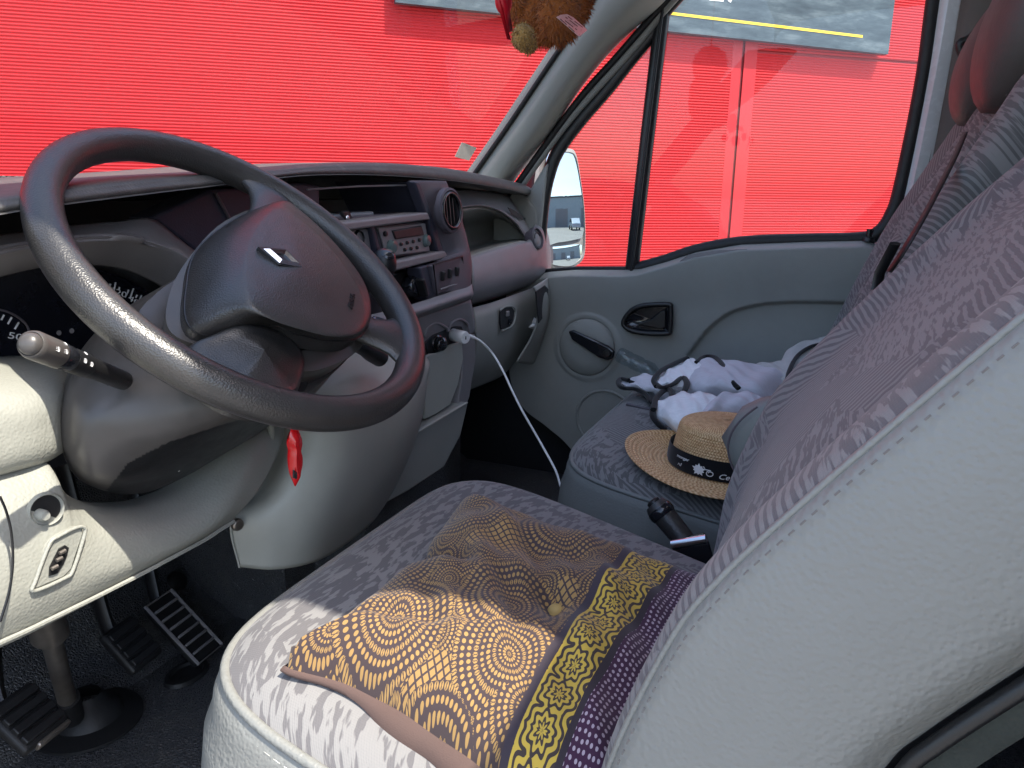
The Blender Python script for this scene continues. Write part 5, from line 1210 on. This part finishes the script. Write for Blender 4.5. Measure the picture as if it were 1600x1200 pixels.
mb.v = [lf(V((x, y, .0003))) for x, y in leafpts]+[lf(V((0, 0, .0008)))]; mb.f = [(i, (i+1) % 20, 20) for i in range(20)]
obj('vine_leaf_print', mb, M_PRINT, rib, smooth=False)
mb = MB(); mb.tube([lf(V((.006+.004*k/6, .007-.001*k, .0004))) for k in range(5)]+[lf(V((.0150+.0050*math.cos(t*.5+1.5)*(1-t*.03), -.002+.0050*math.sin(-t*.5+1.5)*(1-t*.03), .0004))) for t in range(16)], .0007, 5, smooth=60)
obj('vine_tendril_print', mb, M_PRINT, rib)

# ------------------------------------------------------------------ grey and white top thrown on the bench
gar = thing('knit_top', 'crumpled grey and white sleeveless top with black binding on the bench', 'clothing', at(1100, 620, z=.36))
def patch(name, rows, m, nu=40, nv=28):
    rr = [[at(u, v, z=z) for u, v, z in r] for r in rows]
    mb = MB(); R1 = [cat(r, nu) for r in rr]; C1 = [cat([r[i] for r in R1], nv) for i in range(nu)]
    g = [[C1[i][j]+V((0, 0, .0022*math.sin(i*.55+j*.35)+.0015*math.sin(i*.9-j*.7))) for i in range(nu)] for j in range(nv)]
    return obj(name, mb.grid(g), m, gar, solid=(.0022, -1), ang=80)
patch('jersey_fold', [[(966, 596, .372), (1000, 586, .385), (1042, 584, .395), (1085, 592, .40)], [(974, 603, .366), (1004, 604, .378), (1040, 606, .385), (1085, 612, .388)], [(1002, 608, .360), (1024, 620, .358), (1050, 628, .362), (1090, 632, .37)], [(1008, 612, .35), (1030, 626, .348), (1055, 636, .35), (1092, 640, .355)]], M_GCLOTH)
patch('jersey_fold', [[(1058, 596, .395), (1085, 566, .42), (1110, 556, .43), (1150, 564, .43), (1190, 570, .42), (1235, 572, .41)], [(1066, 604, .40), (1092, 582, .425), (1120, 574, .435), (1156, 582, .435), (1196, 586, .425), (1238, 582, .41)], [(1074, 615, .39), (1098, 604, .41), (1128, 598, .425), (1164, 606, .42), (1200, 612, .41), (1230, 605, .39)], [(1085, 632, .37), (1108, 628, .38), (1140, 626, .39), (1180, 632, .39), (1205, 640, .38), (1225, 630, .365)]], M_GCLOTH)
patch('jersey_fold', [[(1026, 592, .40), (1040, 576, .41), (1062, 564, .415), (1084, 560, .42), (1096, 572, .42)], [(1030, 600, .402), (1044, 592, .41), (1066, 580, .418), (1090, 574, .425), (1106, 584, .425)], [(1042, 604, .395), (1056, 604, .40), (1075, 598, .405), (1098, 592, .41), (1114, 602, .405)], [(1052, 612, .38), (1068, 616, .38), (1086, 616, .385), (1106, 612, .385), (1122, 618, .38)]], M_WCLOTH)
patch('jersey_fold', [[(1100, 596, .41), (1112, 572, .425), (1126, 570, .43), (1136, 586, .425), (1146, 606, .415)], [(1106, 610, .402), (1118, 590, .415), (1132, 590, .42), (1144, 604, .412), (1160, 618, .40)], [(1112, 622, .39), (1128, 610, .40), (1146, 612, .40), (1162, 622, .395), (1180, 632, .385)]], M_WCLOTH)
patch('jersey_fold', [[(1022, 632, .385), (1048, 618, .405), (1080, 612, .415), (1112, 616, .415), (1150, 626, .405)], [(1022, 644, .378), (1046, 640, .395), (1080, 634, .405), (1112, 636, .405), (1140, 642, .395)], [(1030, 658, .365), (1052, 662, .378), (1080, 660, .385), (1104, 660, .385), (1128, 660, .38)], [(1044, 668, .350), (1064, 680, .352), (1082, 684, .355), (1098, 682, .36), (1116, 676, .362)], [(1050, 668, .34), (1068, 678, .34), (1084, 682, .342), (1098, 680, .345), (1114, 674, .35)]], M_WCLOTH)
patch('jersey_fold', [[(1096, 650, .40), (1106, 630, .418), (1132, 614, .425), (1166, 612, .425), (1196, 624, .415), (1222, 640, .40)], [(1092, 662, .392), (1106, 646, .408), (1134, 632, .415), (1168, 630, .415), (1198, 640, .405), (1222, 652, .39)], [(1092, 676, .375), (1110, 664, .385), (1140, 656, .39), (1172, 654, .39), (1200, 660, .38), (1222, 668, .37)], [(1096, 690, .345), (1116, 684, .345), (1144, 680, .35), (1176, 680, .35), (1202, 684, .345), (1222, 690, .34)]], M_GCLOTH)
patch('jersey_fold', [[(1150, 588, .40), (1185, 566, .42), (1215, 566, .425), (1230, 548, .44), (1262, 530, .455), (1300, 528, .46)], [(1168, 604, .40), (1200, 584, .415), (1228, 580, .42), (1244, 562, .435), (1270, 546, .445), (1306, 544, .45)], [(1190, 622, .39), (1216, 604, .40), (1240, 596, .405), (1256, 582, .41), (1280, 570, .42), (1310, 566, .42)], [(1200, 640, .365), (1228, 624, .37), (1250, 614, .37), (1270, 604, .37), (1290, 594, .38), (1312, 590, .38)]], cloth('light_jersey', (.50, .49, .47)))
patch('jersey_fold', [[(1240, 590, .41), (1252, 566, .43), (1272, 552, .44), (1296, 548, .44)], [(1246, 600, .405), (1262, 580, .42), (1282, 570, .43), (1304, 566, .43)], [(1252, 612, .39), (1270, 598, .40), (1290, 590, .405), (1310, 586, .40)]], M_WCLOTH)
def trim(px, r=.0058):
    P = [at(u, v, z=z) for u, v, z in px]; P = [p+(CAM-p).normalized()*.006 for p in P]
    obj('black_binding', MB().tube(P, r, 8, smooth=len(P)*8, flat=.7), M_BTRIM, gar)
trim([(1018, 628, .36), (1008, 616, .363), (992, 608, .367), (972, 606, .372), (966, 598, .374), (970, 592, .376), (982, 594, .378)], .0055)
trim([(984, 596, .376), (1004, 604, .37), (1018, 616, .366), (1020, 630, .36)], .0055)
trim([(1026, 604, .40), (1022, 594, .405), (1032, 580, .412), (1058, 566, .418), (1074, 559, .422)])
trim([(1024, 600, .40), (1036, 606, .402), (1052, 600, .406), (1066, 590, .41), (1073, 597, .41), (1070, 610, .405), (1060, 619, .40), (1050, 618, .398)])
trim([(1021, 640, .385), (1026, 622, .392), (1038, 610, .398), (1048, 610, .40), (1051, 620, .398)])
trim([(1088, 566, .424), (1102, 557, .43), (1118, 559, .433), (1132, 574, .432), (1142, 594, .426), (1154, 607, .418)], .005)
trim([(1020, 640, .38), (1021, 652, .374), (1030, 664, .366), (1040, 671, .358)])
trim([(1228, 604, .41), (1234, 578, .425), (1246, 556, .438), (1266, 542, .45), (1288, 536, .455)], .0045)
trim([(1248, 588, .42), (1258, 574, .43), (1274, 564, .438), (1292, 558, .44)], .003)

# ------------------------------------------------------------------ plush toy hanging from the mirror stay
ply = thing('plush_toy', 'orange brown plush toy with white label hanging in the windscreen', 'plush toy', at(850, 20, y=.42))
py = .42
def pc_(u, v, dy=0.): return at(u, v, y=py+dy)
def mscale(px): return px/FPX*((pc_(850, 20)-CAM).dot(FW))
parts = []
def fluffy(name, ctr, r, sc, m, nfur, flen, seed, parent=None, M=None):
    R1 = random.Random(seed); M = M or Matrix.Identity(3)
    b = obj(name, MB().ball(ctr, r, 20, M, sc), m, ply)
    mb = MB()
    for _ in range(nfur):
        d = V((R1.gauss(0, 1), R1.gauss(0, 1), R1.gauss(0, 1))).normalized()
        p = ctr+M@V((d.x*r*sc[0], d.y*r*sc[1], d.z*r*sc[2])); n = (M@V((d.x/sc[0], d.y/sc[1], d.z/sc[2]))).normalized()
        t = n.cross(V((R1.gauss(0, 1), R1.gauss(0, 1), R1.gauss(0, 1)))).normalized()*.0009
        tip = p+n*flen*R1.uniform(.5, 1.)+V((R1.gauss(0, 1), R1.gauss(0, 1), R1.gauss(0, 1)-1.2))*flen*.35
        o = len(mb.v); mb.v += [p-t, p+t, tip]; mb.f.append((o, o+1, o+2))
    if nfur: obj('fur', mb, m, b, smooth=False, kind='stuff')
    return b
bodyc = pc_(850, -12, .03)
fluffy('body', bodyc, mscale(72), (.82, .8, 1.08), M_FUR, 5000, .009, 1)
fluffy('haunch', pc_(872, 20, .0), mscale(46), (.95, .8, 1.0), M_FUR, 2600, .008, 2)
fluffy('haunch', pc_(898, 4, .03), mscale(34), (.7, .9, 1.25), M_FUR, 1800, .007, 3)
fluffy('foot', pc_(818, 58, -.035), mscale(20), (.95, .7, .85), M_FURP, 900, .003, 4)
fluffy('foot', pc_(826, 70, -.01), mscale(15), (1.0, .7, .75), M_FURP, 600, .003, 5)
fluffy('arm', pc_(806, -20, -.02), mscale(20), (.8, .8, 1.6), M_FUR, 900, .006, 6)
fluffy('head', bodyc+V((0, 0, mscale(120))), mscale(62), (1, .9, .95), M_FUR, 2500, .008, 7)
obj('ribbon', MB().grid([[pc_(772, -20, -.06), pc_(781, -20, -.065)], [pc_(780, 15, -.062), pc_(786, 15, -.066)], [pc_(792, 61, -.06), pc_(798, 62, -.062)]]), M_RIB, ply, solid=(.001, 0))
obj('ribbon', MB().grid([[pc_(776, -20, -.07), pc_(790, -20, -.075)], [pc_(787, 15, -.072), pc_(796, 15, -.076)], [pc_(795, 50, -.066), pc_(801, 48, -.068)]]), M_RIB, ply, solid=(.001, 0))
obj('bow', MB().ball(pc_(787, 2, -.05), mscale(14), 14, None, (1, .7, 1.1)), M_RIB, ply)
lb = [pc_(870, 27, -.062), pc_(877, 23, -.063), pc_(886, 22, -.064), pc_(896, 27, -.064), pc_(918, 47, -.06), pc_(905, 57, -.058)]
lab = obj('care_label', MB().plate(lb, (0, .0008, 0)), M_WHITE, ply, smooth=False)
lx = (lb[4]-lb[2]).normalized(); lyv = V((0, 0, 1))
mb = MB()
for k, (a, b) in enumerate((((880, 30), (902, 47)), ((884, 27), (906, 44)), ((888, 26), (911, 43)), ((876, 30), (898, 50)))):
    p, q = pc_(*a, -.0655), pc_(*b, -.0635); n_ = 7
    for i in range(n_):
        if (i*7+k*3) % 5 == 0: continue
        mb.tube([p.lerp(q, i/n_), p.lerp(q, (i+.75)/n_)], .0006, 4)
obj('label_print', mb, M_BLACK, lab)
obj('hanging_cord', MB().tube([bodyc+V((0, 0, mscale(175))), V((bodyc.x, bodyc.y, 1.47))], .0015, 6), M_RIB, ply)
